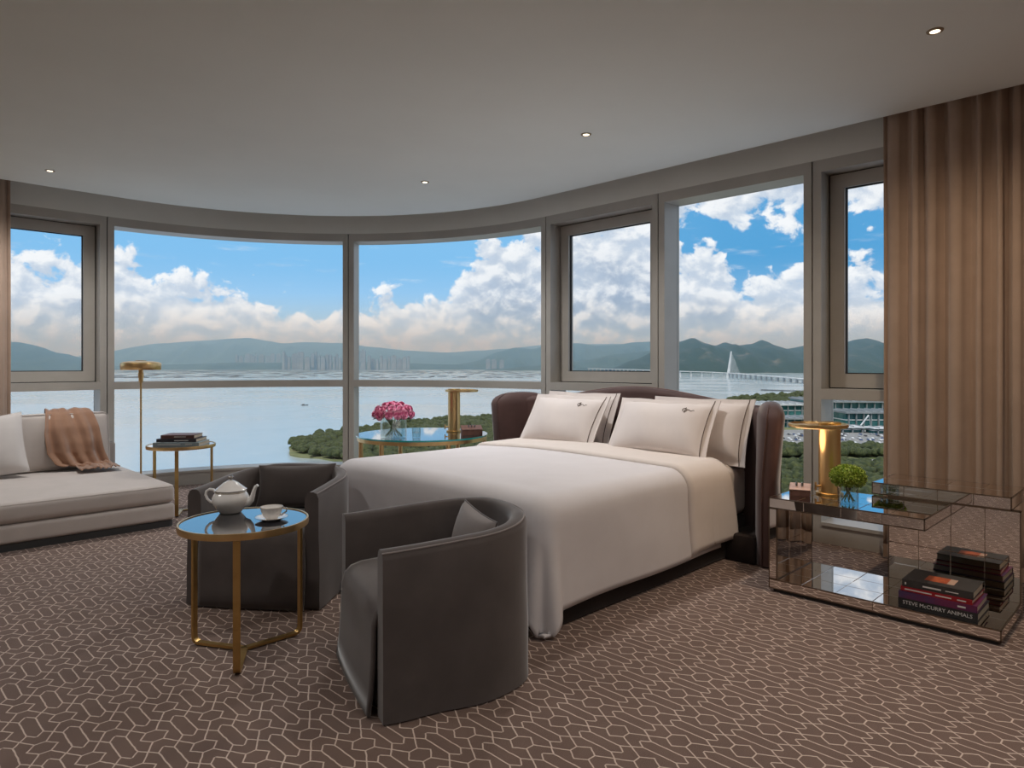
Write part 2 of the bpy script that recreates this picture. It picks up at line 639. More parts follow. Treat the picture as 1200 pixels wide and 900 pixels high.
# back walls behind the camera
struct(obj('wall_back', MB().box(BACK - 0.2, BACK, BACK - 0.2, VW + 0.3, -0.25, 3.6), M['wall'], smooth=0), 'beige wall behind the viewpoint', 'wall')
struct(obj('wall_right', MB().box(BACK - 0.2, UW + 0.27, BACK - 0.2, BACK, -0.25, 3.6), M['wall'], smooth=0), 'beige wall to the right of the viewpoint', 'wall')
struct(obj('wall_window_end', MB().box(UW, UW + 0.27, BACK, 0.695, 0.0, 3.34), M['wall'], smooth=0), 'beige wall behind the curtain beside the bedside table', 'wall')
struct(obj('wall_left', MB().box(BACK, 0.745, VW, VW + 0.27, 0.0, 3.34), M['wall'], smooth=0), 'beige wall behind the left curtain', 'wall')


# wall-following coordinates: s along, n outwards, z up
def straight(o, d, nrm):
    return lambda s, n, z: (o[0] + d[0] * s + nrm[0] * n, o[1] + d[1] * s + nrm[1] * n, z)


def arc(a0):
    def f(s, n, z):
        a = a0 + s / CR
        return (CX + (CR + n) * math.cos(a), CY + (CR + n) * math.sin(a), z)
    return f


def pbox(b, f, s0, s1, n0, n1, z0, z1, k=1):
    """box in wall coordinates, k pieces along s"""
    V = []
    for i in range(k + 1):
        s = s0 + (s1 - s0) * i / k
        V += [f(s, n0, z0), f(s, n1, z0), f(s, n1, z1), f(s, n0, z1)]
    F = [(0, 1, 2, 3), tuple(4 * k + i for i in (3, 2, 1, 0))]
    for i in range(k):
        for j in range(4):
            l = (j + 1) % 4
            F.append((4 * i + j, 4 * i + 4 + j, 4 * i + 4 + l, 4 * i + l))
    return b.add(V, F)


# the bulkhead band above the windows, one curved run
b = MB()
fR = straight((UW, 0), (0, 1), (1, 0))
pbox(b, fR, 0.695, CY, 0, 0.27, 2.9, 3.34)
pbox(b, arc(0.0), 0, CR * math.pi / 2, 0, 0.27, 2.9, 3.34, 40)
fL = straight((0, VW), (1, 0), (0, 1))
pbox(b, fL, 0.745, CX, 0, 0.27, 2.9, 3.34)
struct(obj('trim_2', b, M['band'], smooth=30), 'grey painted band running above the windows', 'trim')

Z_TR0, Z_TR1, Z_HEAD, Z_TOP, Z_KERB = 1.085, 1.165, 2.81, 2.90, 0.16


def window(idx, f, L, k, kind, label):
    """one bay: its own jambs, head, kerb, transom, sash and panes; kind fixed / transom / opening"""
    root = thing('window_%d' % idx, f(L / 2, 0, 0), 0, label, 'window')
    root['kind'] = 'structure'
    o = root.location.copy()

    def F(s, n, z):
        p = f(s, n, z)
        return (p[0] - o.x, p[1] - o.y, p[2] - o.z)
    J = 0.066
    g = 0.005
    for s0, s1 in ((g, J), (L - J, L - g)):
        obj('jamb', pbox(MB(), F, s0, s1, 0, 0.25, 0, Z_TOP), M['frame'], root, 0)
    obj('joint_seal', pbox(pbox(MB(), F, 0, g, 0.03, 0.2, 0, Z_TOP), F, L - g, L, 0.03, 0.2, 0, Z_TOP), M['gasket'], root, 0)
    obj('head', pbox(MB(), F, J, L - J, 0, 0.25, Z_HEAD, Z_TOP, k), M['frame'], root, 20)
    kb = pbox(MB(), F, J, L - J, 0.0, 0.25, 0, Z_KERB - 0.025, k)
    ks = obj('kerb', kb, M['frame'], root, 20)
    obj('ledge', pbox(MB(), F, J, L - J, -0.012, 0.25, Z_KERB - 0.025, Z_KERB, k), M['frame'], ks, 20)
    gl = lambda s0, s1, z0, z1, n: obj('pane', pbox(MB(), F, s0, s1, n, n + 0.012, z0, z1, k), M['pane'], root, 20)
    bead = lambda s0, s1, z0, z1, n: obj('glazing_bead', pbox(pbox(pbox(pbox(MB(), F, s0, s0 + 0.012, n - 0.02, n, z0, z1), F, s1 - 0.012, s1, n - 0.02, n, z0, z1),
                                         F, s0, s1, n - 0.02, n, z0, z0 + 0.012, k), F, s0, s1, n - 0.02, n, z1 - 0.012, z1, k), M['gasket'], root, 0)
    if kind == 'fixed':
        gl(J, L - J, Z_KERB, Z_HEAD, 0.215)
    else:
        obj('transom', pbox(MB(), F, J, L - J, 0.0, 0.25, Z_TR0, Z_TR1, k), M['frame'], root, 20)
        gl(J, L - J, Z_KERB, Z_TR0, 0.215)
        if kind == 'transom':
            gl(J, L - J, Z_TR1, Z_HEAD, 0.215)
        else:
            w = 0.105
            sa = MB()
            n0, n1 = 0.15, 0.225
            pbox(sa, F, J + 0.012, J + 0.012 + w, n0, n1, Z_TR1 + 0.008, Z_HEAD - 0.008)
            pbox(sa, F, L - J - 0.012 - w, L - J - 0.012, n0, n1, Z_TR1 + 0.008, Z_HEAD - 0.008)
            pbox(sa, F, J + 0.012 + w, L - J - 0.012 - w, n0, n1, Z_TR1 + 0.008, Z_TR1 + 0.008 + w)
            pbox(sa, F, J + 0.012 + w, L - J - 0.012 - w, n0, n1, Z_HEAD - 0.008 - w, Z_HEAD - 0.008)
            sash = obj('sash', sa, M['frame'], root, 0)
            s0, s1, z0, z1 = J + 0.012 + w, L - J - 0.012 - w, Z_TR1 + 0.008 + w, Z_HEAD - 0.008 - w
            gb = MB()
            for a in ((s0, s0 + .008, z0, z1), (s1 - .008, s1, z0, z1), (s0, s1, z0, z0 + .008), (s0, s1, z1 - .008, z1)):
                pbox(gb, F, a[0], a[1], 0.175, 0.2, a[2], a[3])
            obj('glazing_bead', gb, M['gasket'], sash, 0)
            obj('pane', pbox(MB(), F, s0, s1, 0.2, 0.212, z0, z1), M['pane'], sash, 0)
            rev = MB()
            for a in ((J, J + .012, Z_TR1, Z_HEAD), (L - J - .012, L - J, Z_TR1, Z_HEAD), (J, L - J, Z_TR1, Z_TR1 + .008), (J, L - J, Z_HEAD - .008, Z_HEAD)):
                pbox(rev, F, a[0], a[1], 0.165, 0.22, a[2], a[3])
            obj('seal', rev, M['gasket'], sash, 0)
    return root


HALF = CR * math.pi / 4
MOD = 1.372
window(1, straight((CX - 1.355, VW), (1, 0), (0, 1)), 1.355, 1, 'opening', 'opening window beside the left curtain, behind the sofa')
window(2, arc(math.pi / 4), HALF, 16, 'transom', 'curved two-pane window behind the brass floor lamp')
window(3, arc(0.0), HALF, 16, 'transom', 'curved two-pane window behind the pink flowers')
window(4, straight((UW, CY - MOD), (0, 1), (1, 0)), MOD, 1, 'opening', 'opening window above the left half of the headboard')
window(5, straight((UW, CY - 2 * MOD), (0, 1), (1, 0)), MOD, 1, 'fixed', 'tall fixed window above the right end of the headboard')
window(6, straight((UW, CY - 3 * MOD), (0, 1), (1, 0)), MOD, 1, 'opening', 'opening window half covered by the large right curtain')


# ------------------------------------------------------------------ curtains
def curtain(name, f, L, n0, label, seed, lean=0.0):
    rnd = random.Random(seed)
    # fold positions with uneven widths
    cuts = [0.0]
    while cuts[-1] < L:
        cuts.append(cuts[-1] + rnd.choice([0.026, 0.034, 0.042, 0.055, 0.075, 0.09]))
    amp = [rnd.uniform(0.016, 0.042) for _ in cuts]
    drift = [rnd.uniform(-0.008, 0.008) for _ in cuts]
    per = 8
    S = []
    for i in range(len(cuts) - 1):
        for k in range(per):
            S.append((i, k / per))
    root = thing(name, f(L / 2, n0, 0), 0, label, 'curtain')
    o = root.location.copy()
    nz = 14
    z0, z1 = 0.012, 3.30

    def pt(i, t):
        q, k = S[i]
        z = z0 + (z1 - z0) * t
        s = cuts[q] + (cuts[q + 1] - cuts[q]) * k
        sgn = 1 if q % 2 == 0 else -1
        a = amp[q] * (1.0 - 0.35 * t ** 3)
        w = math.sin(math.pi * k)
        n = n0 + sgn * a * (abs(w) ** 0.75)
        ds = (drift[q] * (1 - k) + drift[min(q + 1, len(cuts) - 1)] * k) * math.sin(t * math.pi) + lean * (1 - t) * (1 - min(1, s / 0.3))
        # tall pleats swing over a little
        s2 = s + ds + 0.008 * sgn * math.sin(2 * math.pi * k) * 0.9
        p = f(s2, n, z)
        return (p[0] - o.x, p[1] - o.y, p[2] - o.z)
    b = MB()
    b.grid(lambda a, t: pt(min(int(round(a * (len(S) - 1))), len(S) - 1), t), len(S) - 1, nz)
    c = obj('cloth', b, M['curtain'], root, 75)
    md = c.modifiers.new('thickness', 'SOLIDIFY')
    md.thickness = 0.004
    # heading tape and hem
    hb = MB()
    hb.grid(lambda a, t: tuple(Vector(pt(min(int(round(a * (len(S) - 1))), len(S) - 1), 0.0)) + Vector((0, 0, 0.09 * t)) + (Vector((-0.003, 0, 0)) if abs(f(0, 1, 0)[0] - f(0, 0, 0)[0]) > .5 else Vector((0, -0.003, 0)))), len(S) - 1, 1)
    obj('hem', hb, M['curtain'], root, 75)
    tr = MB()
    pbox(tr, lambda s, n, z: tuple(Vector(f(s, n, z)) - o), -0.02, L, n0 - 0.02, n0 + 0.02, 3.31, 3.339)
    obj('rail', tr, M['frame'], root, 0)
    return root


curtain('curtain', straight((UW, 1.53), (0, -1), (1, 0)), 2.1, -0.13, 'wide floor-length taupe curtain behind the mirrored bedside table', 3)
curtain('curtain', straight((1.215, VW), (-1, 0), (0, 1)), 1.0, -0.11, 'narrow strip of taupe curtain at the left edge of the view', 9)


# ------------------------------------------------------------------ downlights
def emitter(name, col, s):
    m = bpy.data.materials.new(name)
    m.use_nodes = True
    t = m.node_tree
    t.nodes.clear()
    g = NG(t)
    e = g.n('ShaderNodeEmission')
    e.inputs['Color'].default_value = (*col, 1)
    e.inputs['Strength'].default_value = s
    out = g.n('ShaderNodeOutputMaterial')
    g.link(e.outputs[0], out.inputs['Surface'])
    return m


M['led'] = emitter('downlight_led', (1.0, 0.86, 0.66), 4.0)
M['lamp_ring'] = principled('downlight_ring', (0.35, 0.27, 0.18), 0.4, 0.6)
DOWN_W = 148.0


def downlight(x, y, label, watts=None, size=150, tint=(1.0, 0.98, 0.955)):
    t = thing('downlight', (x, y, 3.04), 0, label, 'downlight', 'ceiling downlights')
    obj('ring', MB().lathe([(0.024, -0.0005), (0.024, -0.006), (0.038, -0.004), (0.039, 0.0)], 24), M['lamp_ring'], t)
    obj('lens', MB().lathe([(0.0, -0.003), (0.024, -0.003)], 24), M['led'], t)
    ld = bpy.data.lights.new('downlight_beam', 'SPOT')
    ld.energy = DOWN_W if watts is None else watts
    ld.color = tint
    ld.spot_size = R(size)
    ld.spot_blend = 1.0
    ld.shadow_soft_size = 0.05
    lo = bpy.data.objects.new('beam', ld)
    COL.objects.link(lo)
    lo.parent = t
    lo.location = (0, 0, -0.02)
    return t


downlight(1.36, 7.06, 'small round downlight in the ceiling, leftmost one, above the sofa')
downlight(3.93, 3.16, 'small round downlight in the ceiling above the pillows', 105)
downlight(3.90, 5.04, 'small round downlight in the ceiling near the curved edge, above the flowers')
downlight(3.96, 0.93, 'small round downlight in the ceiling above the mirrored bedside table, rightmost one', 105, 160, (1.0, 0.80, 0.60))
# more downlights added out of view to brighten the room
for k, (x, y) in enumerate([(1.6, 0.5), (0.2, 3.0), (-0.9, 1.2), (0.6, -1.2), (-1.2, 4.6), (3.2, -0.9)]):
    downlight(x, y, 'added small round downlight outside the view, brightening the room', 62)

# ================================================================== bed
BU, BV = 3.60, 3.285
bed = thing('bed', (BU, BV, 0), 0, 'king-size bed with winged plum-brown velvet headboard under the windows', 'bed')
obj('base', MB().rbox(-1.04, 1.12, -0.985, 0.985, 0.0, 0.27, 0.02, 2), M['bedbase'], bed)
obj('mattress', MB().softbox((0.04, 0, 0.452), (1.08, 0.992, 0.19), 0.075, (0, 0.01, 0.015)), M['sheet2'], bed, 60)


def head_top(y):
    a = min(abs(y) / 1.12, 1.0)
    return 1.048 + 0.112 * (0.5 + 0.5 * math.cos(math.pi * a))


def head_front(y):
    a = max(0.0, (abs(y) - 0.86) / 0.30)
    return 1.115 - 0.16 * min(1, a) ** 2


def head_pt(s, t):
    y = -1.17 + 2.34 * s
    zt = head_top(y)
    xf, xb = head_front(y), 1.27
    r = 0.045
    prof = [(xf + 0.01, 0.03), (xf, 0.3), (xf, zt - 0.25), (xf, zt - r)]
    prof += [(xf + r - r * math.cos(a), zt - r + r * math.sin(a)) for a in (R(25), R(50), R(75), R(90))]
    prof += [(xb - r + r * math.sin(a), zt - r + r * math.cos(a)) for a in (R(0), R(30), R(60), R(90))]
    prof += [(xb, 0.5), (xb, 0.03)]
    k = t * (len(prof) - 1)
    p = prof[int(round(k))]
    return (p[0], y, p[1])


hb = MB().grid(head_pt, 48, 13, flip=True)
headboard = obj('headboard', hb, M['velvet'], bed, 60)
# piping along the top of the panel, paled to paint in a highlight
obj('piping', MB().tube([(head_front(y) + 0.06, y, head_top(y) + 0.002) for y in [-1.12 + 2.24 * k / 40 for k in range(41)]], 0.006, 6), M['velvet_highlight'], headboard)


def wing(side):
    def pt(s, t):
        # t: 0 bottom .. 1 top
        nz = 24
        zt = 1.092
        if t < 0.8:
            z = 0.012 + (zt - 0.13) * t / 0.8
            k = 1.0
        else:
            q = (t - 0.8) / 0.2
            z = (zt - 0.118) + 0.118 * math.sin(q * math.pi / 2)
            k = max(0.02, math.cos(q * math.pi / 2)) ** 0.8
        a = 2 * math.pi * s
        flare = max(0.0, (z - 0.55) / 0.54)
        cyy = 1.185 + 0.02 * flare
        ax, ay = 0.235 * k + 0.015, 0.085 * k * (1 + 0.20 * flare)
        c, sn = math.cos(a), math.sin(a)
        e = 0.62
        x = 1.02 + ax * math.copysign(abs(c) ** e, c)
        y = cyy + ay * math.copysign(abs(sn) ** e, sn)
        # the upper front rolls outwards
        y += 0.40 * (1.02 - x) + 0.03 * flare * max(0, (1.02 - x) / 0.24)
        return (x, side * y, z)
    b = MB().grid(pt, 36, 26, cu=True, flip=side > 0)
    w = obj('wing', b, M['velvet'], bed, 60)
    obj('piping', MB().tube([(pt(0.53 if side > 0 else 0.53, t)[0] - 0.002, pt(0.53, t)[1], pt(0.53, t)[2]) for t in [k / 30 for k in range(0, 29)]], 0.005, 6), M['velvet'], w)
    return w


wing(1)
wing(-1)


for sy in (-1, 1):
    obj('base_end', MB().rbox(0.78, 1.16, *sorted((sy * 0.985, sy * 1.20)), 0.0, 0.19, 0.02, 2), M['bedbase'], bed)


# duvet: one cloth laid over the mattress, hanging at both sides and at the foot
def drape(a, bb, top=0.668, w=0.885, r=0.12, foot=-0.985, lift=0.0):
    """a: across (0 = middle), bb: local x along the bed; beyond the flat area the cloth hangs"""
    da = max(0.0, abs(a) - w)
    db = max(0.0, foot - bb)
    sg = 1 if a >= 0 else -1
    d = math.hypot(da, db)
    x = max(bb, foot)
    y = sg * min(abs(a), w)
    z = top + lift + 0.018 * (1 - min(1, abs(a) / w) ** 2)
    z += 0.006 * math.sin(2.1 * bb + 1.3 * a) * math.cos(2.7 * a - 0.8 * bb)
    if d > 1e-6:
        ca, cb = da / d, db / d
        rr = r + lift
        q = rr * math.pi / 2
        if d < q:
            th = d / rr
            out, down = rr * math.sin(th), rr * (1 - math.cos(th))
            h = 0
        else:
            out, down = rr, rr + (d - q)
            h = d - q
        th = math.atan2(db, da)
        corner = math.sin(2 * th) ** 2
        out += h * (0.16 * corner + 0.03) + 0.012 * math.sin(5 * bb + 3 * a) * min(1, h * 4)
        out += corner * h * 0.10 * math.sin(th * 6)
        z = max(z, top + lift) if False else z
        z -= down
        if z < 0.012:
            out += (0.012 - z) * 0.35
            z = 0.012 + 0.004 * math.sin(20 * a)
        x -= out * cb
        y += sg * out * ca
    return (x, y, z)


AMAX = 0.885 + 0.623
B0, B1 = -0.985 - 0.60, 0.66
db = MB()
db.grid(lambda s, t: drape(-AMAX + 2 * AMAX * s, B0 + (B1 - B0) * t), 96, 80, flip=False)
duvet = thing('duvet', (BU, BV, 0), 0, 'smooth white duvet draped over the bed almost to the carpet', 'duvet')
o = obj('cover', db, M['sheet'], duvet, 80)
md = o.modifiers.new('thickness', 'SOLIDIFY')
md.thickness = 0.016
md.offset = -1
# turned-back sheet near the pillows
fb = MB()
FU0, FU1 = 0.225, 0.835
fold_r = 0.012


def fold_pt(s, t):
    a = -AMAX - 0.004 + 2 * (AMAX + 0.004) * s
    # cross the fold: rolled edge at the front, flat band behind
    x = FU0 + (FU1 - 0.13 + 0.15 * min(1.0, max(0.0, abs(a) - 0.75) / 0.75) - FU0) * t
    lift = 0.024 * min(1.0, math.sqrt(max(0.0, t) / 0.045)) + 0.004
    x += 0.10 * max(0, abs(a) - 0.885) * (0.6 if t < 0.5 else 0.0)
    return drape(a, x, lift=lift)


fb.grid(fold_pt, 96, 24)
fo = obj('turned_back_sheet', fb, M['sheet2'], duvet, 80)
md = fo.modifiers.new('thickness', 'SOLIDIFY')
md.thickness = 0.012
md.offset = -1
seam = MB().tube([tuple(Vector(fold_pt(s / 90, 0.075)) + Vector((0, 0, 0.0015))) for s in range(91)], 0.002, 5)
obj('hem_stitch', seam, M['pillow'], fo)


# ------------------------------------------------------------------ pillows
def pillow_mesh(w, h, t, fl=0.036):
    """standing in x (width) / z (height), thickness along y; flat flange all round"""
    b = MB()
    n = 28

    def face(e):
        def f(s, q):
            X, Z = -1 + 2 * s, -1 + 2 * q
            wx, hz = w / 2 + fl, h / 2 + fl
            x, z = X * wx, Z * hz
            bx, bz = abs(x) / (w / 2), abs(z) / (h / 2)
            th = 0.004
            if bx < 1 and bz < 1:
                th += t / 2 * ((1 - bx ** 2.6) * (1 - bz ** 2.6)) ** 0.52
            # slightly drawn-in sides
            x *= 1 - 0.045 * (1 - Z * Z)
            z *= 1 - 0.05 * (1 - X * X)
            return (x, e * th + 0.008 * math.sin(7 * X + 2 * Z), z)
        return f
    b.grid(face(-1), n, n)
    b.grid(face(1), n, n, flip=True)
    bm = bmesh.new()
    vs_ = [bm.verts.new(p) for p in b.v]
    for f in b.f:
        bm.faces.new([vs_[i] for i in f])
    # close the rim
    be = [e for e in bm.edges if e.is_boundary]
    loops = bmesh.ops.bridge_loops(bm, edges=be)
    return MB().bm(bm)


P_MESH = pillow_mesh(0.75, 0.43, 0.21).mesh('pillow_body', 60)
PW, PH, PT = 0.75, 0.43, 0.21


def pillow_front(x, z):
    bx, bz = abs(x) / (PW / 2), abs(z) / (PH / 2)
    th = 0.004
    if bx < 1 and bz < 1:
        th += PT / 2 * ((1 - bx ** 2.6) * (1 - bz ** 2.6)) ** 0.52
    X, Z = x / (PW / 2 + 0.036), z / (PH / 2 + 0.036)
    return (x * (1 - 0.045 * (1 - Z * Z)), -th + 0.008 * math.sin(7 * X + 2 * Z) - 0.001, z * (1 - 0.05 * (1 - X * X)))


pipe_b = MB()
for sx in (1,):
    pipe_b.tube([pillow_front(sx * (PW / 2 - 0.006), -PH / 2 - 0.034 + (PH + 0.068) * k / 24) for k in range(25)], 0.0032, 6)
P_PIPE = pipe_b.mesh('pillow_piping', 60)
mono = MB()
mx, mz = 0.21, 0.125
ring = [tuple(Vector(pillow_front(mx + 0.017 * math.cos(a), mz + 0.014 * math.sin(a))) + Vector((0, -0.001, 0))) for a in [2 * math.pi * k / 16 for k in range(16)]]
mono.tube(ring, 0.0022, 5, closed=True)
mono.tube([tuple(Vector(pillow_front(mx + 0.004, mz - 0.024 + 0.048 * k / 6)) + Vector((0, -0.001, 0))) for k in range(7)], 0.0024, 5)
mono.tube([tuple(Vector(pillow_front(mx + 0.022 + 0.045 * k / 10, mz + 0.006 * math.sin(k * 0.9))) + Vector((0, -0.001, 0))) for k in range(11)], 0.0018, 5)
P_MONO = mono.mesh('pillow_monogram', 60)


def pillow(u, v, z, lean, yaw, label, monogram):
    # local x = width (towards -y of the room so the right edge is on the right), local -y = front (towards the foot)
    t = thing('pillow', (u, v, z), 0, label, 'pillow', 'flanged white pillows on the bed')
    t.rotation_mode = 'XYZ'
    t.rotation_euler = (R(-lean), 0, R(-90 + yaw))
    obj('body', P_MESH, M['pillow'], t)
    obj('piping', P_PIPE, M['piping'], t, label='thin dark brown piping')
    if monogram:
        obj('monogram', P_MONO, M['piping'], t, label='small dark embroidered monogram')
    return t


pillow(4.57, 2.62, 0.865, 20, 2, 'white pillow at the right, leaning on the headboard behind the front right pillow', False)
pillow(4.57, 3.78, 0.875, 20, -2, 'white pillow at the left, leaning on the headboard behind the front left pillow', False)
pillow(4.36, 2.80, 0.872, 30, 4, 'white pillow with embroidered monogram at the front right, nearest the bedside table', True)
pillow(4.36, 3.76, 0.872, 30, -1, 'white pillow with embroidered monogram at the front left, nearest the pink flowers', True)


# ================================================================== armchairs
def chair_outline(t):
    """centre line of the arm and back wall, t in 0..1, and its outward normal"""
    a, yf, y0, bk = 0.345, -0.385, -0.03, 0.335
    L1 = y0 - yf
    Larc = 1.15
    tot = 2 * L1 + Larc
    s = t * tot
    if s < L1:
        return (a, yf + s), (1, 0)
    if s > tot - L1:
        return (-a, yf + (tot - s)), (-1, 0)
    q = (s - L1) / Larc * math.pi
    e = 0.86
    c, sn = math.cos(q), math.sin(q)
    p = (a * math.copysign(abs(c) ** e, c), y0 + (bk) * abs(sn) ** e)
    n = Vector((math.copysign(abs(c) ** 1.1, c) / a, abs(sn) ** 1.1 / bk)).normalized()
    return p, (n.x, n.y)


def chair_top(t):
    q = 1 - abs(2 * t - 1)
    return 0.648 + 0.052 * min(1, q * 1.25) ** 1.3


def armchair(loc, rz, label):
    root = thing('armchair', loc, rz, label, 'armchair', 'grey-brown tub armchairs')
    T = 0.04

    def pt(s, k):
        (x, y), (nx, ny) = chair_outline(s)
        zt = chair_top(s)
        fl = 0.006 + 0.004 * math.sin(s * 40)
        prof = [(-T, 0.30), (-T, 0.45), (-T, zt - 0.035), (-T + 0.012, zt - 0.010), (-0.012, zt), (0.012, zt), (T - 0.012, zt - 0.010), (T, zt - 0.035),
                (T, 0.42), (T + 0.006, 0.2), (T + fl * 0.7, 0.06), (T + fl, 0.006)]
        o_, z = prof[int(round(k * (len(prof) - 1)))]
        return (x + nx * o_, y + ny * o_, z)
    b = MB()
    nS = 64
    b.grid(pt, nS, 11, flip=True)
    for s, fl in ((0, False), (1, True)):
        k = len(b.v)
        P = [pt(s, j / 11) for j in range(12)]
        (x, y), (nx, ny) = chair_outline(s)
        P.append((x - nx * T, y, 0.006))
        b.add(P, [tuple(range(13))[::-1] if not fl else tuple(range(13))])
    shell = obj('shell', b, M['chair'], root, 50)
    # rim-light welt round the top outer edge and down the arm fronts
    wl = [(chair_outline(0)[0][0] + 0.036, -0.386, 0.02 + 0.61 * k / 6) for k in range(7)]
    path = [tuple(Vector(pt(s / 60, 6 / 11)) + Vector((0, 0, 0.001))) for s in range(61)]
    obj('welt', MB().tube(path, 0.004, 6), M['rim_light_and_cushion'], shell)  # paler than the chair, so the rim light is in the colour
    # seat with its front falling to the floor
    half = 0.309

    def seat(s, k):
        X = -1 + 2 * s
        prof = [(0.265, 0.395), (0.17, 0.415), (0.0, 0.43), (-0.20, 0.432), (-0.31, 0.425), (-0.355, 0.412), (-0.380, 0.388), (-0.391, 0.345), (-0.394, 0.22), (-0.402, 0.10), (-0.414, 0.008)]
        y, z = prof[int(round(k * 10))]
        if z > 0.3:
            z += 0.018 * (1 - X * X) - 0.006
        bulge = 0.010 * (1 - X * X) if k > 0.6 else 0
        w = half + (0.004 if k > 0.72 else 0.0)
        if y > 0:
            w *= math.sqrt(max(0.0, 1 - (y / 0.345) ** 2))
        return (X * w, y - bulge, z)
    sb = MB().grid(seat, 20, 10)
    so = obj('seat', sb, M['chair'], root, 60)
    obj('underframe', MB().box(-half - 0.002, half + 0.002, -0.372, 0.10, 0.012, 0.36), M['chair'], root, 0)
    md = so.modifiers.new('thickness', 'SOLIDIFY')
    md.thickness = 0.012
    md.offset = -1
    return root


CH1 = (1.952, 2.37, 0)
CH1R = R(-110)
CH2 = (1.965, 3.935, 0)
CH2R = R(-52.3)
armchair(CH1, CH1R, 'grey-brown slipcovered tub armchair in front, its side turned to the viewer')
armchair(CH2, CH2R, 'grey-brown slipcovered tub armchair facing the viewer behind the tea table')


def cushion_mb(w, h, t, pinch=0.07, n=20):
    b = MB()

    def face(e):
        def f(s, q):
            X, Z = -1 + 2 * s, -1 + 2 * q
            th = t / 2 * max(0.0, (1 - X * X) * (1 - Z * Z)) ** 0.48 + 0.002
            x = X * w / 2 * (1 - pinch * (1 - Z * Z))
            z = Z * h / 2 * (1 - pinch * (1 - X * X))
            return (x, e * th, z)
        return f
    b.grid(face(-1), n, n)
    b.grid(face(1), n, n, flip=True)
    return b


def local_to(loc, rz, p):
    return tuple(Vector(loc) + Matrix.Rotation(rz, 3, 'Z') @ Vector(p))


def scatter_cushion(name, loc, rot, w, h, t, mat, label, welt=None, pinch=0.07):
    tt = thing(name, loc, 0, label, 'cushion')
    tt.rotation_euler = rot
    obj('body', cushion_mb(w, h, t, pinch), mat, tt, 70)
    path = []
    for X, Z in [(-1 + 2 * k / 20, -1) for k in range(20)] + [(1, -1 + 2 * k / 20) for k in range(20)] + [(1 - 2 * k / 20, 1) for k in range(20)] + [(-1, 1 - 2 * k / 20) for k in range(20)]:
        path.append((X * w / 2 * (1 - pinch * (1 - Z * Z)), 0, Z * h / 2 * (1 - pinch * (1 - X * X))))
    obj('piping', MB().tube(path, 0.004, 6, closed=True), welt or mat, tt)
    return tt


p = local_to(CH1, CH1R, (0.035, 0.115, 0.560))
scatter_cushion('scatter_cushion', p, (R(-14), R(3), CH1R + R(-2)), 0.42, 0.27, 0.13, M['rim_light_and_cushion'], 'small grey scatter cushion tilted in the front armchair', M['chair'])
p = local_to(CH2, CH2R, (0.0, 0.165, 0.578))
scatter_cushion('scatter_cushion', p, (R(-16), R(-2), CH2R + R(4)), 0.50, 0.27, 0.13, M['chair'], 'grey-brown lumbar cushion in the armchair behind the tea table', M['rim_light_and_cushion'])


# ================================================================== round brass tables
def brass_table(name, loc, rz, label, r=0.289, zt=0.617):
    t = thing(name, loc, rz, label, 'table', 'round brass tables with dark mirror tops')
    obj('rim', MB().lathe([(r - 0.012, zt - 0.028), (r, zt - 0.028), (r + 0.002, zt - 0.014), (r, zt + 0.002), (r - 0.008, zt + 0.002), (r - 0.010, zt - 0.006), (r - 0.012, zt - 0.028)], 64), M['brass'], t)
    obj('table_top', MB().lathe([(0.0, zt - 0.018), (r - 0.0105, zt - 0.018), (r - 0.0105, zt - 0.002), (0.0, zt - 0.002)], 64), M['mirror_dark'], t)
    for k in range(3):
        a = 2 * math.pi * k / 3
        rr = r - 0.008
        rad = 0.03
        path = [(rr, zt - 0.03), (rr, 0.3), (rr, rad + 0.012)]
        path += [(rr - rad + rad * math.cos(q), 0.012 + rad - rad * math.sin(q)) for q in (R(20), R(45), R(70), R(90))]
        path += [(0.12, 0.012), (0.0, 0.012)]
        P = [(p_ * math.cos(a), p_ * math.sin(a), z) for p_, z in path]
        b = MB().tube(P, 0, flat=(0.015, 0.006, (-math.cos(a) * 0.7, -math.sin(a) * 0.7, 0.71)))
        # keep the bar square to its own plane
        V = []
        sa = Vector((-math.sin(a), math.cos(a), 0))
        N = len(P)
        bb2 = MB()
        ring = []
        for i, q in enumerate(P):
            q = Vector(q)
            tg = (Vector(P[min(i + 1, N - 1)]) - Vector(P[max(i - 1, 0)])).normalized()
            nn = tg.cross(sa).normalized()
            ring += [tuple(q + sa * 0.015 * s1 + nn * 0.006 * s2) for s1, s2 in ((1, 1), (-1, 1), (-1, -1), (1, -1))]
        F = [(0, 1, 2, 3), tuple(4 * (N - 1) + i for i in (3, 2, 1, 0))]
        for i in range(N - 1):
            for j in range(4):
                l = (j + 1) % 4
                F.append((4 * i + j, 4 * i + 4 + j, 4 * i + 4 + l, 4 * i + l))
        bb2.add(ring, F)
        obj('leg', bb2, M['brass_dark'], t, 30)
    return t


T1 = (1.385, 3.168, 0)
leg_dir = math.atan2(2.913 - 3.168, 1.237 - 1.385)
brass_table('tea_table', T1, leg_dir, 'round brass tea table with dark mirror top, holding the teapot')
T2 = (2.285, 6.58, 0)
leg2 = math.atan2(6.327 - 6.58, 2.158 - 2.285)
brass_table('side_table', T2, leg2, 'round brass side table beside the sofa, holding three books')

# ------------------------------------------------------------------ tea set
ZT = 0.615
pot = thing('teapot', (1.408, 3.382, ZT), R(-45), 'white porcelain teapot with silver knob on the brass tea table', 'teapot')
prof = [(0.0, 0.0), (0.046, 0.0), (0.052, 0.004), (0.055, 0.010), (0.066, 0.024), (0.080, 0.044), (0.086, 0.062), (0.085, 0.078), (0.077, 0.094), (0.071, 0.102), (0.069, 0.106), (0.073, 0.112)]


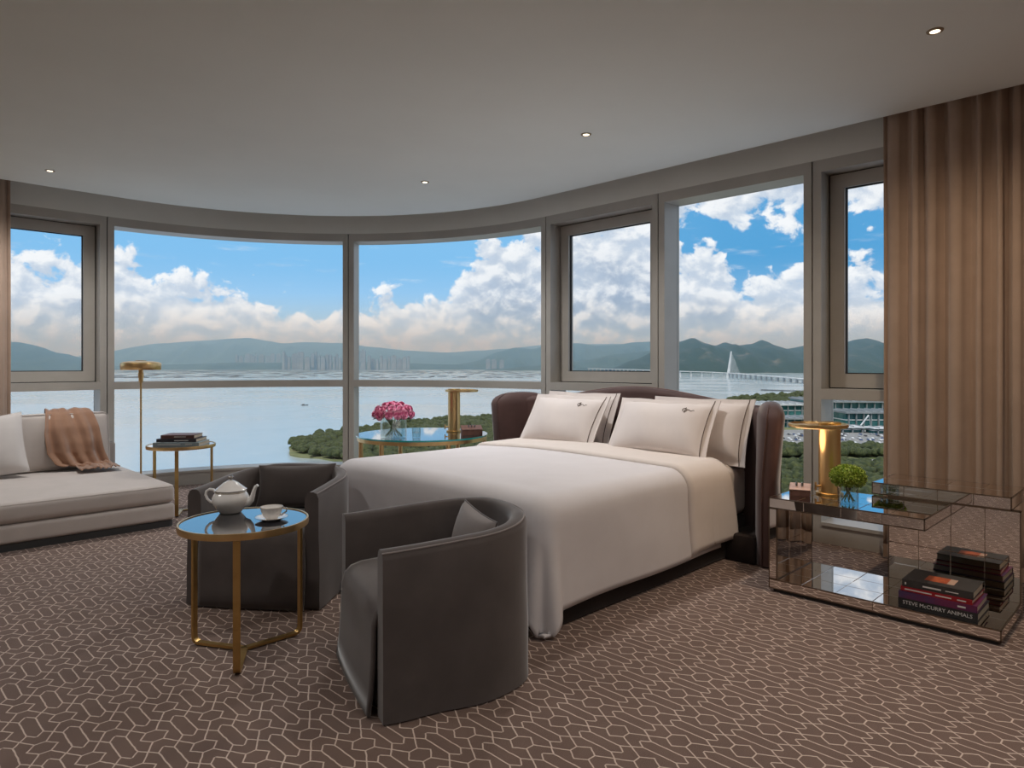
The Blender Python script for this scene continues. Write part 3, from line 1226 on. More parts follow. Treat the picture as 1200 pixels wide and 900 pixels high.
def lobed(prof, lob=8, amp=0.018, n=64):
    b = MB()
    m = len(prof) - 1

    def f(s, t):
        r, z = prof[int(round(t * m))]
        a = 2 * math.pi * s
        r *= 1 + amp * abs(math.sin(lob * a / 2)) * math.sin(math.pi * t)
        return (r * math.cos(a), r * math.sin(a), z)
    return b.grid(f, n, m, cu=True)


pb = obj('body', lobed(prof), M['ceramic'], pot, 60)
obj('gilt_band', MB().tube([(0.0715 * math.cos(2 * math.pi * k / 40), 0.0715 * math.sin(2 * math.pi * k / 40), 0.104) for k in range(40)], 0.0022, 6, closed=True), M['gilt'], pb)
lid = obj('lid', MB().lathe([(0.073, 0.111), (0.076, 0.115), (0.070, 0.119), (0.052, 0.134), (0.034, 0.149), (0.018, 0.158), (0.010, 0.161), (0.0, 0.162)], 40), M['ceramic'], pot, 60)
obj('knob', MB().lathe([(0.0, 0.160), (0.006, 0.161), (0.006, 0.165), (0.012, 0.169), (0.014, 0.176), (0.010, 0.183), (0.0, 0.186)], 20), M['silver'], lid, label='small silver knob')
sp = [(0.070, 0.045), (0.088, 0.050), (0.102, 0.064), (0.110, 0.085), (0.116, 0.108), (0.124, 0.128), (0.135, 0.136)]
obj('spout', MB().tube([(x, 0, z) for x, z in sp], [0.020, 0.0185, 0.015, 0.0115, 0.0095, 0.0085, 0.0075], 14), M['ceramic'], pot, 60)
hp = [(-0.070, 0.100), (-0.085, 0.113), (-0.104, 0.116), (-0.120, 0.106), (-0.124, 0.088), (-0.116, 0.068), (-0.101, 0.054), (-0.084, 0.048), (-0.074, 0.046)]
obj('handle', MB().tube([(x, 0, z) for x, z in hp], [0.008, 0.007, 0.0065, 0.0065, 0.0065, 0.0065, 0.0065, 0.007, 0.008], 10), M['ceramic'], pot, 60)

sau = thing('saucer', (1.478, 3.085, ZT), 0, 'white porcelain saucer under the teacup', 'saucer')
obj('plate', MB().lathe([(0.0, 0.0), (0.04, 0.0), (0.044, 0.003), (0.070, 0.013), (0.074, 0.016), (0.071, 0.0165), (0.044, 0.008), (0.0, 0.006)], 40), M['ceramic'], sau, 60)
obj('gilt_rim', MB().tube([(0.0735 * math.cos(2 * math.pi * k / 40), 0.0735 * math.sin(2 * math.pi * k / 40), 0.0163) for k in range(40)], 0.0011, 5, closed=True), M['gilt'], sau)
cup = thing('teacup', (1.478, 3.085, ZT + 0.0065), R(-45), 'white porcelain teacup with gilt rim on its saucer', 'teacup')
obj('bowl', MB().lathe([(0.0, 0.0), (0.028, 0.0), (0.030, 0.006), (0.040, 0.018), (0.047, 0.036), (0.052, 0.056), (0.049, 0.056), (0.044, 0.036), (0.036, 0.018), (0.0, 0.008)], 40), M['ceramic'], cup, 60)
obj('gilt_rim', MB().tube([(0.051 * math.cos(2 * math.pi * k / 40), 0.051 * math.sin(2 * math.pi * k / 40), 0.0562) for k in range(40)], 0.0014, 5, closed=True), M['gilt'], cup)
obj('handle', MB().tube([(x, 0, z) for x, z in [(0.046, 0.046), (0.060, 0.053), (0.071, 0.047), (0.070, 0.034), (0.058, 0.026), (0.050, 0.018), (0.041, 0.017)]], 0.0035, 8), M['silver'], cup, label='thin grey handle')

# ================================================================== sofa (deep daybed) on the left
sofa = thing('sofa', (1.0, 6.9, 0), 0, 'deep oatmeal linen daybed sofa by the left window', 'sofa')


def round_corner(x0, x1, y0, y1, r, n=8):
    P = [(x0, y0)]
    P += [(x1 - r + r * math.sin(R(90) * k / n), y0 + r - r * math.cos(R(90) * k / n)) for k in range(n + 1)]
    P += [(x1, y1), (x0, y1)]
    return P


SX0, SX1, SY0, SY1 = -1.7, 1.05, -0.87, 0.93
obj('plinth', MB().prism(round_corner(SX0 + .012, SX1 - .008, SY0 + .012, SY1, 0.05), 0.0, 0.052), M['sofa_plinth'], sofa)
sb = MB().softbox(((SX0 + SX1) / 2, (SY0 + SY1) / 2, 0.122), ((SX1 - SX0) / 2, (SY1 - SY0) / 2, 0.070), 0.03, (0, 0, 0), 8, 3)
base = obj('base', sb, M['sofa'], sofa, 60)
sc_ = obj('seat_cushion', MB().softbox(((SX0 + SX1) / 2, (SY0 + 0.75) / 2, 0.272), ((SX1 - SX0) / 2, (0.75 - SY0) / 2, 0.076), 0.045, (0.0, 0.01, 0.02), 12, 4), M['sofa'], sofa, 70)


def seam_loop(z, off):
    x0, x1, y0, y1 = SX0 + off, SX1 - off, SY0 + off, 0.75 - off
    r = 0.035
    P = []
    for cx, cy_, a0 in ((x1 - r, y0 + r, -90), (x1 - r, y1 - r, 0), (x0 + r, y1 - r, 90), (x0 + r, y0 + r, 180)):
        P += [(cx + r * math.cos(R(a0 + 15 * k)), cy_ + r * math.sin(R(a0 + 15 * k)), z) for k in range(7)]
    return P


obj('piping', MB().tube(seam_loop(0.333, 0.010), 0.005, 6, closed=True), M['sofa'], sc_)
obj('back_frame', MB().softbox(((SX0 + SX1) / 2 - 0.0, 0.87, 0.33), ((SX1 - SX0) / 2, 0.055, 0.245), 0.03, (0, 0, 0), 6, 3), M['sofa'], sofa, 60)
for k, cx in enumerate((0.575, -0.205, -0.985)):
    bc = MB().softbox((0, 0, 0), (0.385, 0.10, 0.265), 0.055, (0.0, 0.05, 0.012), 10, 4)
    bc.xf(Matrix.Translation((cx, 0.752, 0.612)) @ Matrix.Rotation(R(-8), 4, 'X'))
    c_ = obj('back_cushion', bc, M['sofa'], sofa, 70)
    pp = MB()
    for e in (-0.092, 0.092):
        P = []
        hx, hz, r = 0.365, 0.245, 0.04
        for qx, qz, a0 in ((hx - r, -hz + r, -90), (hx - r, hz - r, 0), (-hx + r, hz - r, 90), (-hx + r, -hz + r, 180)):
            P += [(qx + r * math.cos(R(a0 + 15 * j)) * 1.25, e, qz + r * math.sin(R(a0 + 15 * j)) * 1.25) for j in range(7)]
        pp.tube(P, 0.004, 6, closed=True)
    pp.xf(Matrix.Translation((cx, 0.752, 0.612)) @ Matrix.Rotation(R(-8), 4, 'X'))
    obj('piping', pp, M['sofa'], c_)
scatter_cushion('sofa_cushion', (0.93, 7.40, 0.625), (R(-24), R(-8), R(-12)), 0.62, 0.56, 0.20, M['cushion_white'], 'large pale cushion leaning on the sofa back at the left edge', M['cushion_white'], 0.05)


# throw over the back cushion
def throw_pt(a, t):
    # t 0..1 along the length, a 0..1 across
    keys = [(0.00, 7.865, 0.70), (0.07, 7.85, 0.80), (0.13, 7.80, 0.900), (0.19, 7.70, 0.912), (0.25, 7.61, 0.885), (0.36, 7.505, 0.76), (0.50, 7.468, 0.62), (0.64, 7.455, 0.49),
            (0.72, 7.43, 0.42), (0.79, 7.36, 0.388), (0.90, 7.24, 0.386), (1.0, 7.12, 0.382)]
    for i in range(len(keys) - 1):
        if keys[i][0] <= t <= keys[i + 1][0]:
            q = (t - keys[i][0]) / (keys[i + 1][0] - keys[i][0])
            y = keys[i][1] * (1 - q) + keys[i + 1][1] * q
            z = keys[i][2] * (1 - q) + keys[i + 1][2] * q
            break
    # widths
    wl = [(0, 1.47, 1.76), (0.2, 1.43, 1.80), (0.4, 1.40, 1.84), (0.6, 1.40, 1.88), (0.72, 1.47, 1.91), (0.8, 1.62, 1.95), (1.0, 1.60, 1.93)]
    for i in range(len(wl) - 1):
        if wl[i][0] <= t <= wl[i + 1][0]:
            q = (t - wl[i][0]) / (wl[i + 1][0] - wl[i][0])
            u0 = wl[i][1] * (1 - q) + wl[i + 1][1] * q
            u1 = wl[i][2] * (1 - q) + wl[i + 1][2] * q
            break
    u = u0 + (u1 - u0) * a
    f = math.sin(a * 29 + 1.6 * math.sin(4 * t + a * 3)) * 0.55 + math.sin(a * 15 + 2.0 + 3 * t) * 0.6
    amp = 0.027 * (0.40 + 0.75 * min(1, t / 0.5))
    if t > 0.76:
        amp *= 0.5
        z += abs(f) * amp * 1.5 + 0.012 * max(0, math.sin(a * 9 + 3 * t * 6))
    else:
        y -= (f + 0.9) * amp
        if t < 0.22:
            z += (f + 0.9) * amp * 0.6
    u += 0.008 * math.sin(12 * t + a * 4)
    return (u, y, z)


th = thing('throw_blanket', (1.65, 7.5, 0.36), 0, 'camel brown throw draped over the sofa back cushion', 'blanket')
tb = MB().grid(throw_pt, 70, 60, flip=False)
tb.xf(Matrix.Translation((-1.65, -7.5, -0.36)))
to = obj('cloth', tb, M['throw'], th, 80)
md = to.modifiers.new('thickness', 'SOLIDIFY')
md.thickness = 0.006

# ================================================================== floor lamp
fl = thing('floor_lamp', (2.25, 7.61, 0), 0, 'slim brass floor lamp with flat disc shade by the curved window', 'lamp')
obj('foot', MB().lathe([(0.0, 0.0), (0.13, 0.0), (0.13, 0.012), (0.125, 0.018), (0.02, 0.022), (0.0, 0.022)], 40), M['brass'], fl)
obj('pole', MB().lathe([(0.0, 0.02), (0.0095, 0.02), (0.0095, 1.20), (0.0, 1.20)], 16), M['brass'], fl)
obj('neck', MB().lathe([(0.0, 1.165), (0.016, 1.165), (0.021, 1.18), (0.021, 1.21), (0.026, 1.215), (0.026, 1.26), (0.021, 1.265), (0.021, 1.30), (0.0, 1.30)], 24), M['brass'], fl)
sh = obj('shade', MB().lathe([(0.0, 1.385), (0.10, 1.384), (0.165, 1.374), (0.182, 1.366), (0.186, 1.356), (0.186, 1.300), (0.181, 1.294), (0.175, 1.300), (0.175, 1.348), (0.155, 1.358), (0.0, 1.362)], 56), M['brass'], fl)
obj('finial', MB().lathe([(0.0, 1.384), (0.05, 1.384), (0.05, 1.390), (0.0, 1.392)], 24), M['brass_dark'], sh)


# ================================================================== books
def book(loc, rz, L, Wd, Hh, cover, label, spine_text=None, marks=None, jacket=None, tsize=0.02, group=None):
    """spine along local x on the local -y side"""
    t = thing('book', loc, rz, label, 'book', group)
    c = MB()
    th_ = 0.003
    c.box(-L / 2, L / 2, -Wd / 2, Wd / 2, 0.0, th_)
    c.box(-L / 2, L / 2, -Wd / 2, Wd / 2, Hh - th_, Hh)
    c.box(-L / 2, L / 2, -Wd / 2, -Wd / 2 + th_, th_, Hh - th_)
    cv = obj('cover', c, cover, t, 0)
    obj('pages', MB().box(-L / 2 + 0.004, L / 2 - 0.004, -Wd / 2 + th_, Wd / 2 - 0.005, th_, Hh - th_), M['paper'], t, 0)
    if spine_text:
        b = text_mb(spine_text, tsize)
        b.xf(Matrix.Translation((0, -Wd / 2 - 0.0006, Hh / 2)) @ Matrix.Rotation(R(90), 4, 'X'))
        obj('title', b, M['print_white'], cv, 0, label='white title lettering on the spine')
    if marks:
        b = MB()
        for x0, x1, z0, z1 in marks:
            b.box(x0 * L, x1 * L, -Wd / 2 - 0.0006, -Wd / 2 + 0.0004, z0 * Hh, z1 * Hh)
        obj('spine_print', b, M['print_white'], cv, 0)
    if jacket:
        b = MB().box(-0.22 * L, 0.10 * L, -0.26 * Wd, 0.16 * Wd, Hh - 0.0004, Hh + 0.0006)
        obj('cover_picture', b, jacket, cv, 0, label='orange picture on the cover')
        b = MB().box(0.10 * L, 0.20 * L, -0.26 * Wd, 0.16 * Wd, Hh - 0.0004, Hh + 0.0006)
        obj('cover_print', b, M['print_peach'], cv, 0)
    return t


M['print_white'] = principled('print_white', (0.78, 0.76, 0.72), 0.6)
M['print_peach'] = principled('print_peach', (0.62, 0.40, 0.30), 0.5)
M['bk_black'] = vary(principled('black_cover', (0.018, 0.017, 0.018), 0.4), (0.03, 0.028, 0.03), 12)
M['bk_char'] = vary(principled('charcoal_cover', (0.035, 0.033, 0.032), 0.45), (0.05, 0.047, 0.045), 12)
M['bk_red'] = vary(principled('red_cover', (0.36, 0.012, 0.02), 0.4), (0.30, 0.01, 0.016), 12)
M['bk_blue'] = vary(principled('violet_cover', (0.05, 0.04, 0.12), 0.4), (0.16, 0.02, 0.08), 5)
M['bk_orange'] = vary(principled('orange_picture', (0.60, 0.14, 0.05), 0.5), (0.42, 0.08, 0.03), 25)
M['bk_pale'] = vary(principled('pale_blue_cover', (0.42, 0.50, 0.53), 0.5), (0.36, 0.44, 0.47), 20)
M['bk_brown'] = vary(principled('brown_cover', (0.13, 0.055, 0.05), 0.45), (0.10, 0.04, 0.035), 12)
M['bk_navy'] = vary(principled('navy_cover', (0.025, 0.025, 0.035), 0.4), (0.04, 0.035, 0.045), 12)

# three on the side table: spines towards the room
a2 = R(-45 + 4)
book((2.285, 6.56, ZT), a2, 0.40, 0.27, 0.034, M['bk_pale'], 'pale blue book at the bottom of the pile on the side table', marks=[(-0.4, 0.1, 0.35, 0.6), (0.2, 0.35, 0.35, 0.6)])
book((2.287, 6.562, ZT + 0.035), a2 - R(1), 0.35, 0.25, 0.030, M['bk_navy'], 'black book in the middle of the pile on the side table', marks=[(-0.05, 0.3, 0.4, 0.6)])
book((2.287, 6.562, ZT + 0.066), a2 + R(1), 0.29, 0.22, 0.031, M['bk_brown'], 'dark brown book on top of the pile on the side table', marks=[(-0.1, 0.25, 0.4, 0.6)])

# ================================================================== mirrored bedside table
NX, NY = 3.957, 0.652
ns = thing('bedside_table', (NX, NY, 0), 0, 'stepped bedside table covered in smoked mirror tiles right of the bed', 'bedside table')
TILE = {}


def tile_mesh(w, h, t=0.004, bev=0.0022):
    key = (round(w, 4), round(h, 4))
    if key not in TILE:
        b = MB().add([(-w / 2, -h / 2, 0), (w / 2, -h / 2, 0), (w / 2, h / 2, 0), (-w / 2, h / 2, 0),
                      (-w / 2 + bev, -h / 2 + bev, t), (w / 2 - bev, -h / 2 + bev, t), (w / 2 - bev, h / 2 - bev, t), (-w / 2 + bev, h / 2 - bev, t)],
                     [(0, 3, 2, 1), (4, 5, 6, 7), (0, 1, 5, 4), (1, 2, 6, 5), (2, 3, 7, 6), (3, 0, 4, 7)])
        me = b.mesh('mirror_tile', 0)
        me.materials.append(M['mirror'])
        TILE[key] = me
    return TILE[key]


ROT = {'+z': (0, 0, 0), '-z': (R(180), 0, 0), '-x': (0, R(-90), 0), '+x': (0, R(90), 0), '-y': (R(90), 0, 0), '+y': (R(-90), 0, 0)}


def tiles(parent, side, fixed, a0, a1, b0, b1, na, nb):
    """a rectangle of mirror tiles facing one side; a, b are the two free axes in order x,y,z"""
    gap = 0.0006
    for i in range(na):
        for j in range(nb):
            wa, wb = (a1 - a0) / na, (b1 - b0) / nb
            ca, cb = a0 + wa * (i + .5), b0 + wb * (j + .5)
            if side[1] == 'z':
                loc, w, h = (ca, cb, fixed), wa, wb
            elif side[1] == 'x':
                loc, w, h = (fixed, ca, cb), wb, wa
            else:
                loc, w, h = (ca, fixed, cb), wa, wb
            o_ = bpy.data.objects.new('mirror_tile', tile_mesh(w - gap, h - gap))
            COL.objects.link(o_)
            o_.parent = parent
            o_.location = loc
            o_.rotation_euler = ROT[side]


def slab(name, x0, x1, y0, y1, z0, z1, spec):
    e = 0.004
    o_ = obj(name, MB().box(x0 + e, x1 - e, y0 + e, y1 - e, z0 + e, z1 - e), M['bronze'], ns, 0)
    f = {'+z': (z1 - e, x0, x1, y0, y1), '-z': (z0 + e, x0, x1, y0, y1), '-x': (x0 + e, y0, y1, z0, z1), '+x': (x1 - e, y0, y1, z0, z1),
         '-y': (y0 + e, x0, x1, z0, z1), '+y': (y1 - e, x0, x1, z0, z1)}
    w_ = 0.0055
    tb_ = MB()
    for a in (0, 1):
        for c in (0, 1):
            ya, yb = (y0, y0 + w_) if a == 0 else (y1 - w_, y1)
            za, zb = (z0, z0 + w_) if c == 0 else (z1 - w_, z1)
            xa, xb = (x0, x0 + w_) if a == 0 else (x1 - w_, x1)
            tb_.box(x0 - .0004, x1 + .0004, ya - .0004, yb + .0004, za - .0004, zb + .0004)
            tb_.box(xa - .0004, xb + .0004, y0 - .0004, y1 + .0004, za - .0004, zb + .0004)
            ya, yb = (y0, y0 + w_) if c == 0 else (y1 - w_, y1)
            tb_.box(xa - .0004, xb + .0004, ya - .0004, yb + .0004, z0, z1)
    obj('edge_trim', tb_, M['bronze'], o_, 0)
    for side, na, nb in spec:
        tiles(o_, side, *f[side], na, nb)
    return o_


ND = 0.523    # depth to the back panel
NL = 1.142    # length along the wall
obj('plinth', MB().box(0.02, ND - 0.02, 0.02, NL - 0.02, 0.0, 0.024), M['sofa_plinth'], ns, 0)
slab('base_slab', 0, ND, 0, NL, 0.022, 0.078, [('+z', 3, 6), ('-x', 2, 1), ('-y', 2, 1), ('+y', 2, 1), ('+x', 2, 1)])
slab('side_panel', 0, ND, NL - 0.05, NL, 0.078, 0.497, [('-x', 1, 1), ('+y', 2, 2), ('-y', 3, 2), ('+x', 1, 1)])
slab('lower_top', 0, ND, 0.322, NL, 0.497, 0.559, [('+z', 3, 5), ('-x', 4, 1), ('-y', 2, 1), ('+y', 2, 1), ('-z', 2, 3)])
slab('back_panel', ND, ND + 0.04, 0.0, 0.645, 0.022, 0.565, [('-x', 4, 2), ('-y', 1, 1), ('+y', 1, 1), ('+x', 3, 1)])
slab('upper_top', ND - 0.004, 0.945, 0.04, 0.734, 0.566, 0.636, [('+z', 2, 4), ('-x', 4, 1), ('-y', 2, 1), ('+y', 2, 1), ('+x', 3, 1)])

# books on its lower shelf
BZ = 0.0785
bx, by = NX + 0.045, 0.755
bk = [(0.355, 0.275, 0.040, 'bk_black', 'thick black book with white lettering at the bottom of the bedside pile', 0.0, 0.0),
      (0.350, 0.262, 0.034, 'bk_blue', 'violet book second from the bottom of the bedside pile', 0.004, 0.003),
      (0.322, 0.25, 0.024, 'bk_red', 'red book second from the top of the bedside pile', 0.010, 0.006),
      (0.318, 0.245, 0.038, 'bk_char', 'charcoal book with an orange cover picture on top of the bedside pile', 0.014, 0.004)]
z = BZ
for i, (L, Wd, Hh, mt, lb, dx, dy) in enumerate(bk):
    book((bx + Wd / 2 + dx, by + 0.178 + dy, z), R(-90 + (0, 1, -1, 0.6)[i]), L, Wd, Hh, M[mt], lb,
         spine_text='STEVE McCURRY ANIMALS' if i == 0 else None, tsize=0.0265,
         marks={1: [(0.26, 0.36, 0.35, 0.6)], 2: [(-0.44, -0.05, 0.35, 0.6), (0.0, 0.22, 0.35, 0.6), (0.3, 0.42, 0.35, 0.6)], 3: [(-0.2, 0.06, 0.35, 0.55), (0.12, 0.3, 0.38, 0.5), (-0.46, -0.44, 0.3, 0.6)]}.get(i),
         jacket=M['bk_orange'] if i == 3 else None)
    z += Hh + 0.0008


# ------------------------------------------------------------------ brass column lamps
def column_lamp(loc, off, label, watts=0.0):
    t = thing('table_lamp', loc, 0, label, 'lamp', 'brass column lamps either side of the bed')
    obj('foot', MB().lathe([(0.0, 0.0), (0.078, 0.0), (0.078, 0.010), (0.072, 0.014), (0.0, 0.014)], 40), M['brass_dark'], t)
    obj('column', MB().lathe([(0.0, 0.012), (0.062, 0.012), (0.062, 0.415), (0.0, 0.415)], 40), M['brass'], t)
    d = Vector(off)
    sh_ = obj('shade', MB().lathe([(0.0, 0.408), (0.160, 0.408), (0.168, 0.412), (0.170, 0.420), (0.168, 0.430), (0.162, 0.432), (0.158, 0.420), (0.0, 0.418)], 56, (d.x, d.y, 0)), M['brass'], t)
    obj('cap', MB().lathe([(0.0, 0.415), (0.064, 0.415), (0.064, 0.436), (0.060, 0.440), (0.0, 0.440)], 40), M['brass_dark'], t)
    # small brass turn switch on the side towards the bed foot
    k = Vector((-0.8, 0.6, 0)).normalized()
    s = MB().tube([tuple(k * 0.06 + Vector((0, 0, 0.05))), tuple(k * 0.092 + Vector((0, 0, 0.05)))], 0.006, 10)
    s.tube([tuple(k * 0.092 + Vector((0, 0, 0.025))), tuple(k * 0.092 + Vector((0, 0, 0.075)))], 0.006, 10)
    obj('switch', s, M['brass'], t)
    if watts:
        # glowing ring and warm point light added under the disc
        obj('added_glow_ring', MB().lathe([(0.085, 0.4075), (0.115, 0.4075)], 40, (d.x, d.y, 0)), M['led'], t)
        ld = bpy.data.lights.new('added_glow', 'POINT')
        ld.energy = watts
        ld.color = (1.0, 0.66, 0.40)
        ld.shadow_soft_size = 0.11
        lo = bpy.data.objects.new('added_glow', ld)
        COL.objects.link(lo)
        lo.parent = t
        lo.location = (d.x * 1.9, d.y * 1.9, 0.33)
    return t


column_lamp((4.315, 1.575, 0.5595), (-0.05, 0.05, 0), 'brass column lamp with flat disc top on the mirrored bedside table', 1.8)


# ------------------------------------------------------------------ boxes with pens
def note_box(loc, rz, w, d, h, body, lid_m, label, pens):
    t = thing('note_box', loc, rz, label, 'box')
    b = MB().add([(-w / 2, -d / 2, 0), (w / 2, -d / 2, 0), (w / 2, d / 2, 0), (-w / 2, d / 2, 0),
                  (-w / 2, -d / 2, h * .62), (w / 2, -d / 2, h * .62), (w / 2, d / 2, h), (-w / 2, d / 2, h)],
                 [(0, 3, 2, 1), (4, 5, 6, 7), (0, 1, 5, 4), (1, 2, 6, 5), (2, 3, 7, 6), (3, 0, 4, 7)])
    obj('case', b, body, t, 0)
    tl = math.atan2(h * .38, d)
    l = MB().rbox(-w / 2 - .002, w / 2 + .002, -d / 2 - .002, d / 2 + .002, 0.0, 0.006, 0.002, 1)
    l.xf(Matrix.Translation((0, 0, h * .81 + 0.0005)) @ Matrix.Rotation(tl, 4, 'X'))
    lo_ = obj('lid', l, lid_m, t, 30)
    for x in pens:
        pb_ = MB().lathe([(0.0, 0.0), (0.0075, 0.0), (0.0075, 0.02), (0.006, 0.024), (0.0, 0.025)], 12, (x, 0.0, h * .81 + 0.006))
        obj('stud', pb_, M['silver'], lo_)
    return t


note_box((4.17, 1.695, 0.5595), R(-45 - 25), 0.115, 0.125, 0.055, M['leather'], M['copper_lid'], 'small brown leather box with rosy lid on the mirrored bedside table', (-0.02, 0.012))


# ------------------------------------------------------------------ vases
def glass_vase(t, r, h, water=0.55):
    obj('vase', MB().lathe([(0.0, 0.0), (r, 0.0), (r + 0.001, h), (r - 0.003, h), (r - 0.004, 0.010), (0.0, 0.010)], 40), M['vase_glass'], t, 50)


gv = thing('flower_vase', (4.10, 1.395, 0.5595), 0, 'clear glass vase with a round ball of green blooms on the bedside table', 'vase')
glass_vase(gv, 0.054, 0.10)
rnd = random.Random(5)
fb_ = MB()
for k in range(3200):
    # little leaves over a flattened ball
    zc = rnd.uniform(-0.75, 1)
    a = rnd.uniform(0, 2 * math.pi)
    rr = math.sqrt(max(0, 1 - zc * zc))
    nrm = Vector((rr * math.cos(a), rr * math.sin(a), zc))
    p0 = Vector((nrm.x * 0.088, nrm.y * 0.088, 0.150 + nrm.z * 0.062)) * 1.0
    p0 += nrm * rnd.uniform(-0.012, 0.006)
    sd = nrm.cross(Vector((rnd.uniform(-1, 1), rnd.uniform(-1, 1), rnd.uniform(-1, 1)))).normalized()
    up = (nrm * 0.8 + nrm.cross(sd) * rnd.uniform(-0.8, 0.8)).normalized()
    s = rnd.uniform(0.004, 0.0075)
    fb_.add([tuple(p0 - sd * s * .5), tuple(p0 + sd * s * .5), tuple(p0 + up * s * 1.4 + sd * s * .4), tuple(p0 + up * s * 1.6 - sd * s * .35)], [(0, 1, 2, 3)])
fb_.lathe([(0.0, 0.098), (0.06, 0.115), (0.078, 0.145), (0.07, 0.18), (0.04, 0.202), (0.0, 0.208)], 16)
obj('green_blooms', fb_, M['leaf'], gv, 0)
for k in range(9):
    a = 2 * math.pi * k / 9
    obj('stem', MB().tube([(0.034 * math.cos(a + 1.5), 0.034 * math.sin(a + 1.5), 0.014), (0.006 * math.cos(a), 0.006 * math.sin(a), 0.07), (0.03 * math.cos(a), 0.03 * math.sin(a), 0.12)], 0.003, 5), M['stem'], gv)

# ================================================================== round glass table left of the bed
GT = (4.18, 5.44)
GR, GZ = 0.645, 0.66
gt = thing('glass_table', (GT[0], GT[1], 0), 0, 'large round glass-topped brass table left of the bed', 'table')
gtop = obj('glass_top', MB().lathe([(0.0, GZ - 0.014), (GR - 0.002, GZ - 0.014), (GR - 0.002, GZ), (0.0, GZ)], 80), M['table_glass'], gt, 30)
obj('edge', MB().lathe([(GR - 0.0015, GZ - 0.015), (GR + 0.002, GZ - 0.015), (GR + 0.002, GZ + 0.0005), (GR - 0.0015, GZ + 0.0005), (GR - 0.0015, GZ - 0.015)], 80), M['glass_edge'], gtop, 30, label='teal glass edge')
obj('ring', MB().lathe([(GR - 0.035, GZ - 0.050), (GR - 0.006, GZ - 0.050), (GR - 0.006, GZ - 0.0155), (GR - 0.035, GZ - 0.0155), (GR - 0.035, GZ - 0.050)], 80), M['brass'], gt, 30)
for k in range(6):
    a = R(195 + 60 * k)
    x, y = (GR - 0.03) * math.cos(a), (GR - 0.03) * math.sin(a)
    obj('leg', MB().lathe([(0.0, 0.0), (0.022, 0.0), (0.022, GZ - 0.05), (0.0, GZ - 0.05)], 20, (x, y, 0)), M['brass'], gt)
obj('stretcher_ring', MB().lathe([(0.36, 0.06), (0.38, 0.06), (0.38, 0.08), (0.36, 0.08), (0.36, 0.06)], 60), M['brass_dark'], gt, 30)
column_lamp((4.53, 5.37, GZ + 0.0008), (0.055, -0.055, 0), 'brass column lamp with flat disc top on the glass table')
note_box((4.44, 5.0, GZ + 0.0008), R(-45 + 10), 0.20, 0.13, 0.085, M['leather'], M['leather'], 'brown leather note box on the glass table beside the brass lamp', (-0.03, 0.0, 0.03))

fv = thing('flower_vase', (3.765, 5.345, GZ + 0.0008), 0, 'clear glass vase packed with pink roses on the glass table', 'vase')
glass_vase(fv, 0.122, 0.185)
rnd = random.Random(11)


def rose_mesh(seed):
    r_ = random.Random(seed)
    b = MB()
    for ring, (n, rad, tilt, h, zz) in enumerate([(3, 0.010, 0.1, 0.030, 0.010), (4, 0.018, 0.3, 0.032, 0.006), (5, 0.027, 0.6, 0.032, 0.0), (6, 0.034, 0.95, 0.030, -0.006)]):
        for k in range(n):
            a = 2 * math.pi * (k + r_.random() * .3) / n + ring * 0.5
            hw = math.pi / n * 1.25
            def f(s, t, a=a, hw=hw, rad=rad, tilt=tilt, h=h, zz=zz):
                q = a + (s - .5) * 2 * hw
                rr = rad * (0.35 + 0.65 * t) + math.sin(tilt) * h * t * 0.45
                z_ = zz + h * (math.sin(t * 1.7) * math.cos(tilt * 0.7)) * (1 - 0.25 * (2 * s - 1) ** 2)
                return (rr * math.cos(q), rr * math.sin(q), z_)
            b.grid(f, 4, 4)
    b.lathe([(0.0, -0.014), (0.012, -0.008), (0.022, 0.004), (0.024, 0.016), (0.010, 0.026), (0.0, 0.028)], 12)
    me = b.mesh('bloom', 60)
    me.materials.append(M['pink'])
    return me


RM = [rose_mesh(k) for k in range(3)]
spots = []
for ring, (n, el) in enumerate([(1, 90), (6, 62), (11, 35), (14, 8)]):
    for k in range(n):
        a = 2 * math.pi * (k + 0.5 * (ring % 2) + rnd.uniform(-.12, .12)) / n
        e = R(el + rnd.uniform(-5, 5))
        spots.append((a, e))
for i, (a, e) in enumerate(spots):
    nrm = Vector((math.cos(e) * math.cos(a), math.cos(e) * math.sin(a), math.sin(e)))
    o_ = obj('bloom', RM[i % 3], None, fv)
    o_.location = (nrm.x * 0.165, nrm.y * 0.165, 0.205 + nrm.z * 0.105)
    q = nrm.to_track_quat('Z', 'Y').to_euler()
    o_.rotation_euler = q
    sc1 = rnd.uniform(0.85, 1.1)
    o_.scale = (sc1, sc1, sc1)
for k in range(14):
    a = 2 * math.pi * k / 14 + 0.2
    obj('stem', MB().tube([(0.08 * math.cos(a + 2), 0.08 * math.sin(a + 2), 0.014), (0.02 * math.cos(a), 0.02 * math.sin(a), 0.11), (0.10 * math.cos(a), 0.10 * math.sin(a), 0.215)], 0.0035, 5), M['stem'], fv)
lf = MB()
for k in range(10):
    a = 2 * math.pi * k / 10 + 0.1
    c, s = math.cos(a), math.sin(a)
    lf.add([(0.10 * c, 0.10 * s, 0.185), (0.16 * c - 0.02 * s, 0.16 * s + 0.02 * c, 0.188), (0.20 * c, 0.20 * s, 0.172), (0.16 * c + 0.02 * s, 0.16 * s - 0.02 * c, 0.188)], [(0, 1, 2, 3)])
obj('leaves', lf, M['stem'], fv, 0)
tum = thing('tumbler', (3.90, 5.17, GZ + 0.0008), 0, 'small clear glass tumbler beside the pink roses', 'glass')
obj('cup', MB().lathe([(0.0, 0.0), (0.038, 0.0), (0.043, 0.095), (0.040, 0.095), (0.036, 0.010), (0.0, 0.010)], 28), M['vase_glass'], tum, 50)
